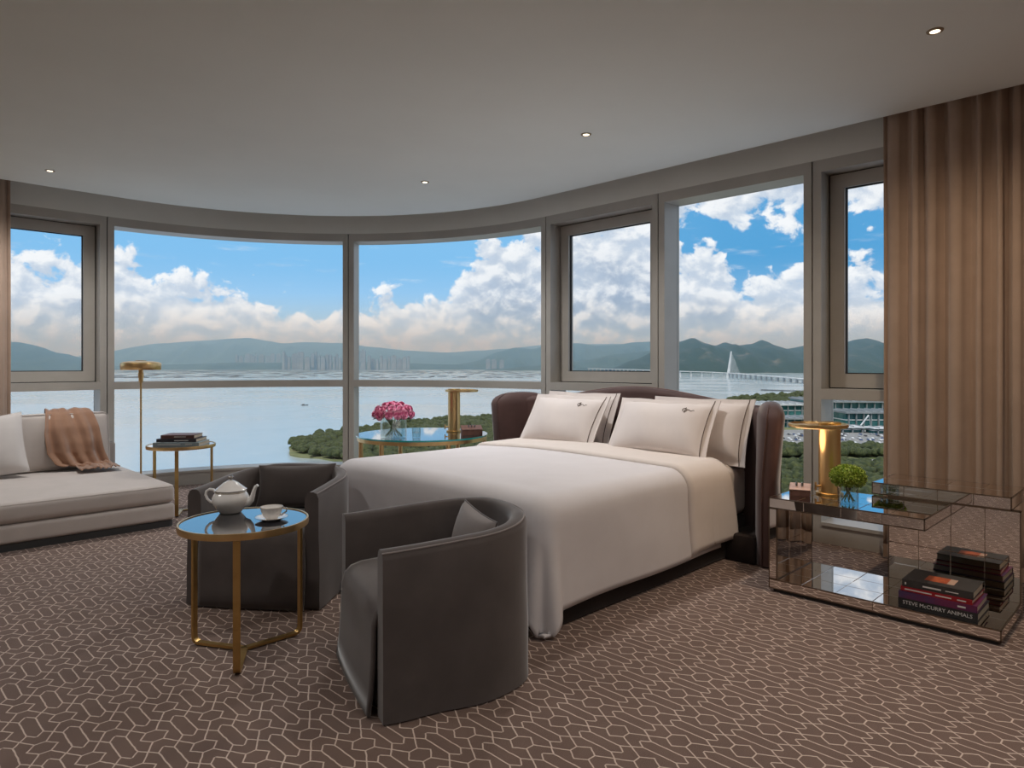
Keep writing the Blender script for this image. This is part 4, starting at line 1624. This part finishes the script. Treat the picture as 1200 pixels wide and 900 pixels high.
obj('band', MB().tube([(0.0425 * math.cos(2 * math.pi * k / 28), 0.0425 * math.sin(2 * math.pi * k / 28), 0.05) for k in range(28)], 0.0016, 5, closed=True), M['silver'], tum)

# ================================================================== outside: bay, hills, city, bridge, shore
from mathutils import noise as mnoise
SEA = -70.0


def at_sea(px, py, z=SEA):
    D = 800.0 * (CAM_Z - z) / (py - 427.0)
    return ((px - 600.0) / 800.0 * D, D)


M['sea'] = principled('bay_water', (0.37, 0.425, 0.445), 0.12, 0.0, **{'IOR': 1.33})
vary(M['sea'], (0.41, 0.46, 0.475), 0.004, rough2=0.2)
sea = obj('sea', MB().add([W(-30000, 200, SEA), W(30000, 200, SEA), W(30000, 30000, SEA), W(-30000, 30000, SEA)], [(0, 1, 2, 3)]), M['sea'], smooth=0)
tag(sea, 'calm pale water of the wide bay outside the windows', 'water', kind='stuff')


def forest(name, c1, c2, scale):
    m = principled(name, c1, 0.9)
    return vary(m, c2, scale, 0.35, 0.65, 8.0)


M['hill'] = forest('forested_hill', (0.026, 0.052, 0.036), (0.046, 0.078, 0.050), 0.004)
M['hill_bare'] = vary(forest('forested_hill_scars', (0.022, 0.048, 0.034), (0.055, 0.082, 0.052), 0.005), (0.16, 0.15, 0.12), 0.006, 0.55, 0.78, 8.0)


def hills(label, prof, D, depth, mat, rough=0.10, seed=0.0):
    """a range of hills with the given skyline; prof = [(image x, image y)] of the crest, D its distance"""
    n = 220
    X0, X1 = prof[0][0], prof[-1][0]

    def crest(px):
        for (a, b), (c, d) in zip(prof, prof[1:]):
            if a <= px <= c:
                q = (px - a) / (c - a)
                q = q * q * (3 - 2 * q) * 0.5 + q * 0.5
                return b + (d - b) * q
        return 433
    m = 22

    def f(s, t):
        px = X0 + (X1 - X0) * s
        zc = CAM_Z + (427 - crest(px)) / 800.0 * D
        q = (t - 0.5) * 2          # -1 near .. 1 far
        dd = D + q * depth
        prof_h = max(0.0, 1 - abs(q) ** 1.25)
        nz = mnoise.fractal(Vector((px * 0.05 + seed, q * 2.2 + seed, 0.3)), 1.0, 2.0, 5)
        ridge = mnoise.fractal(Vector((px * 0.02 + seed, q * 0.8, 4.0)), 1.0, 2.0, 4)
        h = (zc - SEA) * max(0.0, prof_h + (0.40 * nz + 0.28 * ridge) * prof_h * (1 - prof_h) * 2.4 * min(1, abs(q) * 3) + 0.015 * nz * prof_h)
        X = (px - 600) / 800.0 * D
        return W(X * (1 + 0.0 * q), dd, SEA - 4 + h + 4 * prof_h)
    o = obj('mountain_range', MB().grid(f, n, m, flip=True), mat, smooth=80)
    return tag(o, label, 'mountain', 'hills across the bay')


hills('blue mountain at the far left edge of the bay', [(-160, 415), (-90, 400), (-20, 397), (20, 401), (45, 408), (75, 420), (100, 428), (135, 433)], 9000, 1500, M['hill'], seed=1.0)
hills('pale distant mountain range behind the far city', [(40, 428), (100, 421), (135, 411), (180, 403), (240, 399), (290, 396), (330, 402), (365, 401), (400, 402), (440, 407), (480, 411), (520, 413), (560, 411), (590, 409), (640, 404), (720, 403), (800, 412)], 14000, 2200, M['hill'], seed=7.0)
hills('low wooded shore in front of the far towers', [(20, 432), (45, 424), (70, 419), (88, 425), (120, 429), (160, 428), (210, 427), (270, 425), (330, 425), (400, 424), (460, 425), (520, 427), (580, 427), (650, 430), (700, 432)], 9800, 500, M['hill'], seed=3.0)
hills('rounded hills in the middle of the far shore', [(505, 433), (555, 424), (585, 412), (605, 407), (625, 409), (640, 405), (660, 403), (676, 402), (700, 405), (720, 404), (745, 401), (770, 400), (800, 412), (840, 428)], 10500, 1300, M['hill'], seed=12.0)
hills('lower green hills in front of the middle hills', [(570, 433), (640, 428), (690, 421), (722, 415), (760, 411), (800, 418), (850, 430)], 8600, 900, M['hill'], seed=21.0)
hills('steep dark green mountains behind the bridge', [(715, 433), (745, 421), (775, 408), (797, 400), (812, 396), (826, 402), (838, 405), (850, 401), (862, 405), (880, 403), (893, 398), (905, 404), (922, 409), (945, 405), (960, 404), (985, 403), (1003, 398), (1016, 396), (1035, 402), (1080, 398), (1150, 405), (1300, 415)], 6800, 1100, M['hill_bare'], seed=30.0)

# haze: the air over the far half of the bay
hz = bpy.data.materials.new('bay_haze')
hz.use_nodes = True
t = hz.node_tree
t.nodes.clear()
g = NG(t)
vs_n = g.n('ShaderNodeVolumeScatter')
vs_n.inputs['Color'].default_value = (0.36, 0.66, 1.0, 1)
vs_n.inputs['Density'].default_value = 0.00022
vs_n.inputs['Anisotropy'].default_value = 0.1
g.link(vs_n.outputs[0], g.n('ShaderNodeOutputMaterial').inputs['Volume'])
hb_ = MB().box(-22000, 22000, 4800, 17000, SEA - 30, 500)
hb_.v = [W(x, y, z_) for x, y, z_ in hb_.v]
haze = obj('haze', hb_, hz, smooth=0)
tag(haze, 'blue haze hanging over the far side of the bay', 'haze', kind='stuff')

# far city
M['tower'] = vary(principled('pale_tower', (0.26, 0.27, 0.28), 0.7), (0.16, 0.18, 0.20), 0.02)
rnd = random.Random(21)
px = 276.0
k = 0
while px < 478:
    if 398 < px < 414:
        px = 415
    w = rnd.choice([2.6, 3.4, 4.4, 5.6, 7.0])
    if px < 325:
        top, D = rnd.uniform(414.5, 419), 10400
    elif px < 420:
        top, D = rnd.uniform(412.5, 419.5), rnd.uniform(9000, 9250)
    else:
        top, D = rnd.uniform(416, 423), rnd.uniform(9000, 9250)
    if 417 < px < 424:
        top = 411
    X = (px + w / 2 - 600) / 800 * D
    ww = w / 800 * D * 0.42
    zt = CAM_Z + (427 - top) / 800 * D
    tt = thing('tower_block', W(X, D, SEA), R(-45), 'pale residential tower block in the row on the far shore', 'building', 'towers on the far shore')
    h = zt - SEA
    obj('body', MB().box(-ww, ww, -18, 18, 0, h), M['tower'], tt, 0)
    obj('crown', MB().box(-ww * .5, ww * .5, -9, 9, h, h + rnd.uniform(8, 20)), M['tower'], tt, 0)
    px += w + rnd.choice([-0.4, 0.1, 0.6, 1.4])
for px, top, w in ((572, 421, 5), (579, 421.5, 6), (588, 422, 5)):
    D = 9200
    tt = thing('tower_block', W((px - 600) / 800 * D, D, SEA), R(-45), 'low pale block standing alone below the middle hills', 'building', 'low blocks below the middle hills')
    h = CAM_Z + (427 - top) / 800 * D - SEA
    ww = w / 800 * D * .5
    obj('body', MB().box(-ww, ww, -18, 18, 0, h), M['tower'], tt, 0)
    obj('crown', MB().box(-ww * .4, ww * .4, -9, 9, h, h + 8), M['tower'], tt, 0)

# oyster rafts: long dark floats spread over the far water
M['raft'] = vary(principled('raft_timber', (0.10, 0.11, 0.12), 0.8), (0.16, 0.17, 0.18), 0.05)
rb = MB()
rnd = random.Random(4)
for k in range(420):
    py = 433.8 + 9.5 * rnd.random() ** 1.3
    px = rnd.uniform(10, 645)
    X, D = at_sea(px, py)
    w = rnd.uniform(2, 11) / 800 * D
    dpt = rnd.uniform(0.25, 0.6) * D / 800 * D / 71.35 * 0.9
    sk = rnd.uniform(-0.25, 0.25)
    P = [(X, D), (X + w, D + sk * w), (X + w, D + sk * w + dpt), (X, D + dpt)]
    V = [W(a, d, SEA + 0.02) for a, d in P] + [W(a, d, SEA + 1.2) for a, d in P]
    rb.add(V, [(4, 5, 6, 7), (0, 1, 5, 4), (1, 2, 6, 5), (2, 3, 7, 6), (3, 0, 4, 7)])
tag(obj('oyster_rafts', rb, M['raft'], smooth=0), 'scattered dark floating rafts on the far water', 'raft', kind='stuff')

# bridge
M['concrete'] = vary(principled('pale_concrete', (0.62, 0.63, 0.64), 0.8), (0.52, 0.53, 0.54), 0.02)
br = thing('bridge', W(1215, 3800, SEA), 0, 'long white cable-stayed bridge crossing the bay on the right', 'bridge')
bo = Vector(br.location)


def WL(X, D, z):
    return tuple(Vector(W(X, D, z)) - bo)


deck = [(690, 5200, -30), (745, 4400, -33), (797, 3900, -38), (835, 3780, -42), (855, 3700, -46), (875, 3450, -49), (900, 3080, -52), (945, 2560, -55), (1010, 2150, -57), (1080, 1900, -58)]
DP = []
for (a, d, z0), (a1, d1, z1) in zip(deck, deck[1:]):
    n = 12
    for k in range(n):
        q = k / n
        DP.append((a + (a1 - a) * q, d + (d1 - d) * q, z0 + (z1 - z0) * q))
P3 = [((a - 600) / 800 * d, d, z0) for a, d, z0 in DP]
dk = MB().tube([WL(*p_) for p_ in P3], 0, flat=(12, 1.7, (0, 0, 1)))
obj('deck', dk, M['concrete'], br, 0)
acc = 0
last = None
pier_mesh = MB().box(-3.4, 3.4, -7, 7, 0, 1).mesh('pier', 0)
pier_mesh.materials.append(M['concrete'])
for p_ in P3:
    if last is not None:
        acc += math.hypot(p_[0] - last[0], p_[1] - last[1])
    if last is None or acc >= 62:
        acc = 0
        pr = obj('pier', pier_mesh, None, br)
        pr.location = WL(p_[0], p_[1], SEA - 1)
        pr.scale = (1, 1, p_[2] - SEA - 0.7)
        pr.rotation_euler = (0, 0, R(-45))
    last = p_
PX, PD = (855 - 600) / 800 * 3700, 3700
pyb = MB().tube([WL(PX - 9, PD, SEA - 1), WL(PX - 6, PD, -45), WL(PX + 9, PD, 72)], [11, 8, 4.5], 8)
pyl = obj('pylon', pyb, M['concrete'], br)
for k in range(12):
    q = (k + 1) / 12
    zt = -20 + 88 * q
    xt = PX - 6 + 15 * (zt + 45) / 117
    a = 855 + 12 * q
    dd = 3700 - 150 * q
    obj('cable', MB().tube([WL(xt, PD, zt), WL((a - 600) / 800 * dd, dd, -46)], 0.4, 5), M['concrete'], br)

# boat and jetty
X, D = at_sea(357, 475)
bt = thing('boat', W(X, D, SEA), R(-40), 'small dark boat alone on the water left of the window post', 'boat')
M['boat'] = principled('boat_hull', (0.06, 0.065, 0.07), 0.6)
M['cabin'] = principled('boat_cabin', (0.30, 0.31, 0.32), 0.6)
hull = MB()
hull.add([(-6, -1.6, 0.9), (-6, 1.6, 0.9), (4, 1.6, 0.9), (6.5, 0, 1.3), (4, -1.6, 0.9), (-5.6, -1.1, -0.3), (-5.6, 1.1, -0.3), (3.6, 1.1, -0.3), (5.2, 0, -0.2), (3.6, -1.1, -0.3)],
         [(0, 1, 2, 3, 4), (0, 5, 6, 1), (1, 6, 7, 2), (2, 7, 8, 3), (3, 8, 9, 4), (4, 9, 5, 0)])
obj('hull', hull, M['boat'], bt, 0)
obj('cabin', MB().rbox(-4.2, -0.4, -1.1, 1.1, 0.9, 2.9, 0.2, 1), M['cabin'], bt)
X0_, D0_ = at_sea(893, 457.5)
X1_, D1_ = at_sea(945, 459.5)
jt = MB().tube([W(X0_, D0_, SEA + 1.5), W((X0_ + X1_) / 2, (D0_ + D1_) / 2 - 5, SEA + 1.5), W(X1_ + 60, D1_, SEA + 1.5)], 0, flat=(5, 1.5, (0, 0, 1)))
tag(obj('jetty', jt, M['raft'], smooth=0), 'thin dark jetty reaching into the bay on the right', 'jetty')

# ------------------------------------------------------------------ shore land
M['land'] = vary(principled('shore_grass', (0.10, 0.125, 0.04), 0.95), (0.21, 0.21, 0.10), 0.03, 0.4, 0.62, 6.0)
shore = [(-172, 536), (-186, 580), (-188, 640), (-165, 720), (-120, 790), (-60, 850), (60, 900), (250, 1090), (420, 1330), (560, 1480), (700, 1600), (900, 1680), (1400, 1700), (1500, 900), (900, 250), (300, 120), (20, 120), (-30, 250), (-66, 330), (-100, 430), (-128, 500)]
sm = []
for i in range(len(shore)):
    p0, p1, p2, p3 = [Vector(shore[(i + j - 1) % len(shore)]) for j in range(4)]
    for q in (0, 1 / 3, 2 / 3):
        v_ = 0.5 * ((2 * p1) + (-p0 + p2) * q + (2 * p0 - 5 * p1 + 4 * p2 - p3) * q * q + (-p0 + 3 * p1 - 3 * p2 + p3) * q ** 3)
        sm.append((v_.x + random.uniform(-4, 4), v_.y + random.uniform(-4, 4)))
LZ = SEA + 1.2
land = MB().prism([W(a, d)[:2] for a, d in sm][::-1], SEA - 2, LZ)
tag(obj('shore_land', land, M['land'], smooth=0), 'green parkland along the near shore below the windows', 'ground', kind='structure')


def inside(p, poly):
    x, y = p
    c = False
    j = len(poly) - 1
    for i in range(len(poly)):
        if (poly[i][1] > y) != (poly[j][1] > y) and x < (poly[j][0] - poly[i][0]) * (y - poly[i][1]) / (poly[j][1] - poly[i][1]) + poly[i][0]:
            c = not c
        j = i
    return c


M['asphalt'] = vary(principled('pale_asphalt', (0.22, 0.22, 0.22), 0.9), (0.28, 0.27, 0.26), 0.05)
M['path'] = vary(principled('pale_path', (0.50, 0.47, 0.40), 0.9), (0.42, 0.40, 0.34), 0.1)


def patch(name, pts, mat, label, cat, z=0.15):
    b = MB().prism([W(a, d)[:2] for a, d in pts][::-1], LZ - 0.3, LZ + z)
    return tag(obj(name, b, mat, smooth=0), label, cat, kind='structure')


patch('car_park', [(190, 575), (560, 560), (600, 715), (215, 735)], M['asphalt'], 'grey car park in front of the terminal halls', 'car park')
patch('road', [(120, 487), (520, 470), (520, 494), (120, 510)], M['asphalt'], 'grey road between two belts of trees', 'road')


def ribbon(name, pts, w, mat, label, cat):
    b = MB().tube([W(a, d, LZ + 0.1) for a, d in pts], 0, flat=(w, 0.15, (0, 0, 1)))
    return tag(obj(name, b, mat, smooth=0), label, cat, kind='structure')


ribbon('footpath', [(95, 300), (120, 318), (150, 325), (185, 318), (230, 325)], 2.2, M['path'], 'pale curved footpath in the park below the right windows', 'path')
ribbon('footpath', [(110, 352), (140, 345), (170, 352), (215, 346)], 1.8, M['path'], 'second pale footpath nearer the trees', 'path')

# trees
M['tree'] = vary(principled('tree_leaves', (0.022, 0.034, 0.010), 0.9), (0.085, 0.095, 0.030), 0.9, 0.38, 0.68, 6.0)
M['trunk'] = principled('tree_trunk', (0.06, 0.045, 0.03), 0.9)


def crown(seed, sub=2):
    bm = bmesh.new()
    bmesh.ops.create_icosphere(bm, subdivisions=sub, radius=1.0)
    for v in bm.verts:
        n = v.co.normalized()
        k = 1 + 0.34 * mnoise.noise(n * 1.9 + Vector((seed * 3.1, 0, 0))) + 0.26 * mnoise.noise(n * 4.3 + Vector((0, seed * 2.3, 0)))
        v.co = n * k
        v.co.z = v.co.z * 0.78 + 0.35
        if v.co.z < -0.1:
            v.co.z *= 0.4
    return bm


CM = []
for s in range(5):
    me = MB().bm(crown(s + 1, 3)).mesh('crown', 80)
    me.materials.append(M['tree'])
    CM.append(me)
TM = MB().lathe([(0.10, -0.6), (0.07, 0.3)], 6).mesh('trunk', 60)
TM.materials.append(M['trunk'])
low = [MB().bm(crown(s + 9, 2)) for s in range(4)]
rnd = random.Random(77)
spots = []
# mangrove spit, seen between the window posts
for k in range(5200):
    D = rnd.uniform(300, 900)
    px = rnd.uniform(338, 640)
    X = (px - 600) / 800 * D
    if inside((X, D), sm) and inside((X - 4, D), sm):
        zone = 'mangrove'
        if D < 440 and px > 405:
            if rnd.random() > 0.5:
                continue
        spots.append((X, D, rnd.uniform(3.0, 5.6), zone))
# right hand side belts
for k in range(5200):
    D = rnd.choice([rnd.uniform(345, 465), rnd.uniform(345, 465), rnd.uniform(512, 556), rnd.uniform(1060, 1560), rnd.uniform(290, 345)])
    px = rnd.uniform(850, 1060)
    X = (px - 600) / 800 * D
    if not inside((X, D), sm):
        continue
    if D < 345 and rnd.random() > 0.10:
        continue
    spots.append((X, D, rnd.uniform(3.0, 5.4) * (1.25 if D > 1000 else 1.0), 'park' if D < 1000 else 'far'))
keep = []
cell = {}
for X, D, r, zone in spots:
    c = (int(X // 5), int(D // 5))
    near = False
    for i in (-1, 0, 1):
        for j in (-1, 0, 1):
            for (a, d, rr) in cell.get((c[0] + i, c[1] + j), []):
                if math.hypot(a - X, d - D) < (r + rr) * 0.52:
                    near = True
    if not near:
        cell.setdefault(c, []).append((X, D, r))
        keep.append((X, D, r, zone))


def in_view(X, D):
    px = 600 + 800 * X / D
    return 340 < px < 400 or 412 < px < 445 or 480 < px < 602 or 888 < px < 947 or 984 < px < 1042


vis = sorted([s for s in keep if in_view(s[0], s[1])], key=lambda s: -s[2] / s[1])
half_m = [s for s in vis if s[3] == 'mangrove'][:145]
half_p = [s for s in vis if s[3] == 'park'][:145]
single = set(id(s) for s in half_m + half_p)
LB = {'mangrove': ('bushy mangrove tree on the green spit beyond the glass table', 'mangrove trees on the spit'),
      'park': ('round leafy park tree below the windows right of the bed', 'park trees right of the bed')}
st = {'mangrove': MB(), 'park': MB(), 'far': MB()}
for s in keep:
    X, D, r, zone = s
    if id(s) in single:
        tt = thing('leafy_tree', W(X, D, LZ), 0, LB[zone][0], 'tree', LB[zone][1])
        sc1 = r
        cr = obj('crown', CM[rnd.randrange(5)], None, tt)
        cr.scale = (sc1, sc1, sc1 * rnd.uniform(0.85, 1.15))
        cr.location = (0, 0, r * 0.5)
        cr.rotation_euler = (0, 0, rnd.uniform(0, 6.28))
        tk = obj('trunk', TM, None, tt)
        tk.scale = (sc1, sc1, sc1)
        tk.location = (0, 0, r * 0.6)
    else:
        src = low[rnd.randrange(4)]
        a = rnd.uniform(0, 6.28)
        mt = Matrix.Translation(W(X, D, LZ + r * 0.5)) @ Matrix.Rotation(a, 4, 'Z') @ Matrix.Scale(r, 4)
        st[zone].add([tuple(mt @ Vector(p_)) for p_ in src.v], src.f)
for zone, lb in (('mangrove', 'dense dark green mangrove canopy filling the spit'), ('park', 'green canopy of the park belts on the right'), ('far', 'distant dark tree belt along the shore on the right')):
    if st[zone].v:
        tag(obj('tree_canopy', st[zone], M['tree'], smooth=80), lb, 'trees', kind='stuff')

# terminal halls and roofs on the right
M['roof'] = vary(principled('white_roof', (0.66, 0.67, 0.68), 0.6), (0.52, 0.54, 0.56), 0.05)
M['roof_grey'] = vary(principled('grey_roof', (0.20, 0.22, 0.23), 0.6), (0.28, 0.30, 0.31), 0.04)
M['teal'] = vary(principled('teal_glazing', (0.03, 0.12, 0.13), 0.15), (0.06, 0.20, 0.20), 0.06)


def hall(px0, px1, D, dep, h, label, roof='roof', lift=2.5, bays=8, slope=0.0):
    X0, X1 = (px0 - 600) / 800 * D, (px1 - 600) / 800 * D
    w = X1 - X0
    tt = thing('terminal_hall', W((X0 + X1) / 2, D, LZ), R(-45), label, 'building')
    obj('glazed_wall', MB().box(-w / 2 + 2, w / 2 - 2, 2, dep - 2, 0, h), M['teal'], tt, 0)
    rf = MB().add([(-w / 2, -3, h), (w / 2, -3, h), (w / 2, dep, h + slope), (-w / 2, dep, h + slope), (-w / 2, -3, h + lift), (w / 2, -3, h + lift), (w / 2, dep, h + lift + slope), (-w / 2, dep, h + lift + slope)],
                  [(0, 3, 2, 1), (4, 5, 6, 7), (0, 1, 5, 4), (1, 2, 6, 5), (2, 3, 7, 6), (3, 0, 4, 7)])
    ro = obj('roof', rf, M[roof], tt, 0)
    for k in range(bays):
        x = -w / 2 + w * (k + .5) / bays
        obj('column', MB().box(x - .5, x + .5, -1.5, 0.5, 0, h), M['roof_grey'], tt, 0)
        obj('roof_rib', MB().box(x - .4, x + .4, -3.2, dep, h + lift, h + lift + 0.8 + (0 if slope == 0 else 0)), M['roof_grey'], ro, 0) if slope == 0 else None
    for zz in (0.55,):
        obj('floor_band', MB().box(-w / 2 + 1.5, w / 2 - 1.5, 1.2, dep - 1.5, h * zz, h * zz + 0.9), M['roof'], tt, 0)
    return tt


hall(878, 952, 900, 70, 16, 'long low terminal hall with white roof seen past the headboard', 'roof', 2.2, 9)
hall(885, 960, 760, 40, 9, 'lower hall with grey roof in front of the terminal, past the headboard', 'roof_grey', 1.6, 9)
hall(965, 1075, 860, 110, 22, 'large hall with ribbed grey roof seen between lamp and curtain', 'roof_grey', 2.0, 12)
hall(990, 1060, 740, 45, 17, 'teal glazed hall with projecting roof behind the brass lamp', 'roof_grey', 2.2, 8)
hall(970, 1016, 700, 20, 5, 'small white-roofed pavilion at the foot of the teal hall', 'roof', 1.5, 4)
hall(1022, 1062, 690, 18, 5, 'small white canopy beside the curtain edge at the car park', 'roof', 1.2, 3)
mast = thing('roof_mast', W((1008 - 600) / 800 * 715, 715, LZ), R(-45), 'slanting white mast in front of the teal hall', 'mast')
obj('pole', MB().tube([(-4, 0, 0), (9, 0, 17)], 0.8, 8), M['roof'], mast)
obj('stay', MB().tube([(9, 0, 17), (14, 4, 0)], 0.25, 6), M['roof'], mast)

# parked cars
CAR = MB().rbox(-2.2, 2.2, -0.9, 0.9, 0.25, 0.95, 0.15, 1)
CAR.rbox(-1.2, 1.1, -0.8, 0.8, 0.9, 1.55, 0.18, 1)
CARM = []
for nm, c in (('white', (0.75, 0.75, 0.76)), ('silver', (0.40, 0.41, 0.43)), ('dark', (0.05, 0.05, 0.06)), ('blue', (0.06, 0.10, 0.22))):
    me = CAR.mesh('car_body', 40)
    me.materials.append(principled('car_' + nm, c, 0.3, 0.0, **{'Coat Weight': 0.8}))
    CARM.append((nm, me))
for row, D in enumerate((592, 606, 628, 642, 664, 678)):
    for px in range(888, 1046, 1):
        X = (px - 600) / 800 * D
        if not (888 < px < 947 or 984 < px < 1042) or rnd.random() < 0.83:
            continue
        nm, me = rnd.choice(CARM[:2] + CARM)
        c_ = obj('parked_car', me, None)
        c_.location = W(X, D + rnd.uniform(-0.6, 0.6), LZ + 0.15)
        c_.rotation_euler = (0, 0, R(45 + rnd.uniform(-4, 4)))
        tag(c_, '%s car parked in the rows before the terminal halls' % nm, 'car', '%s cars in the car park' % nm)
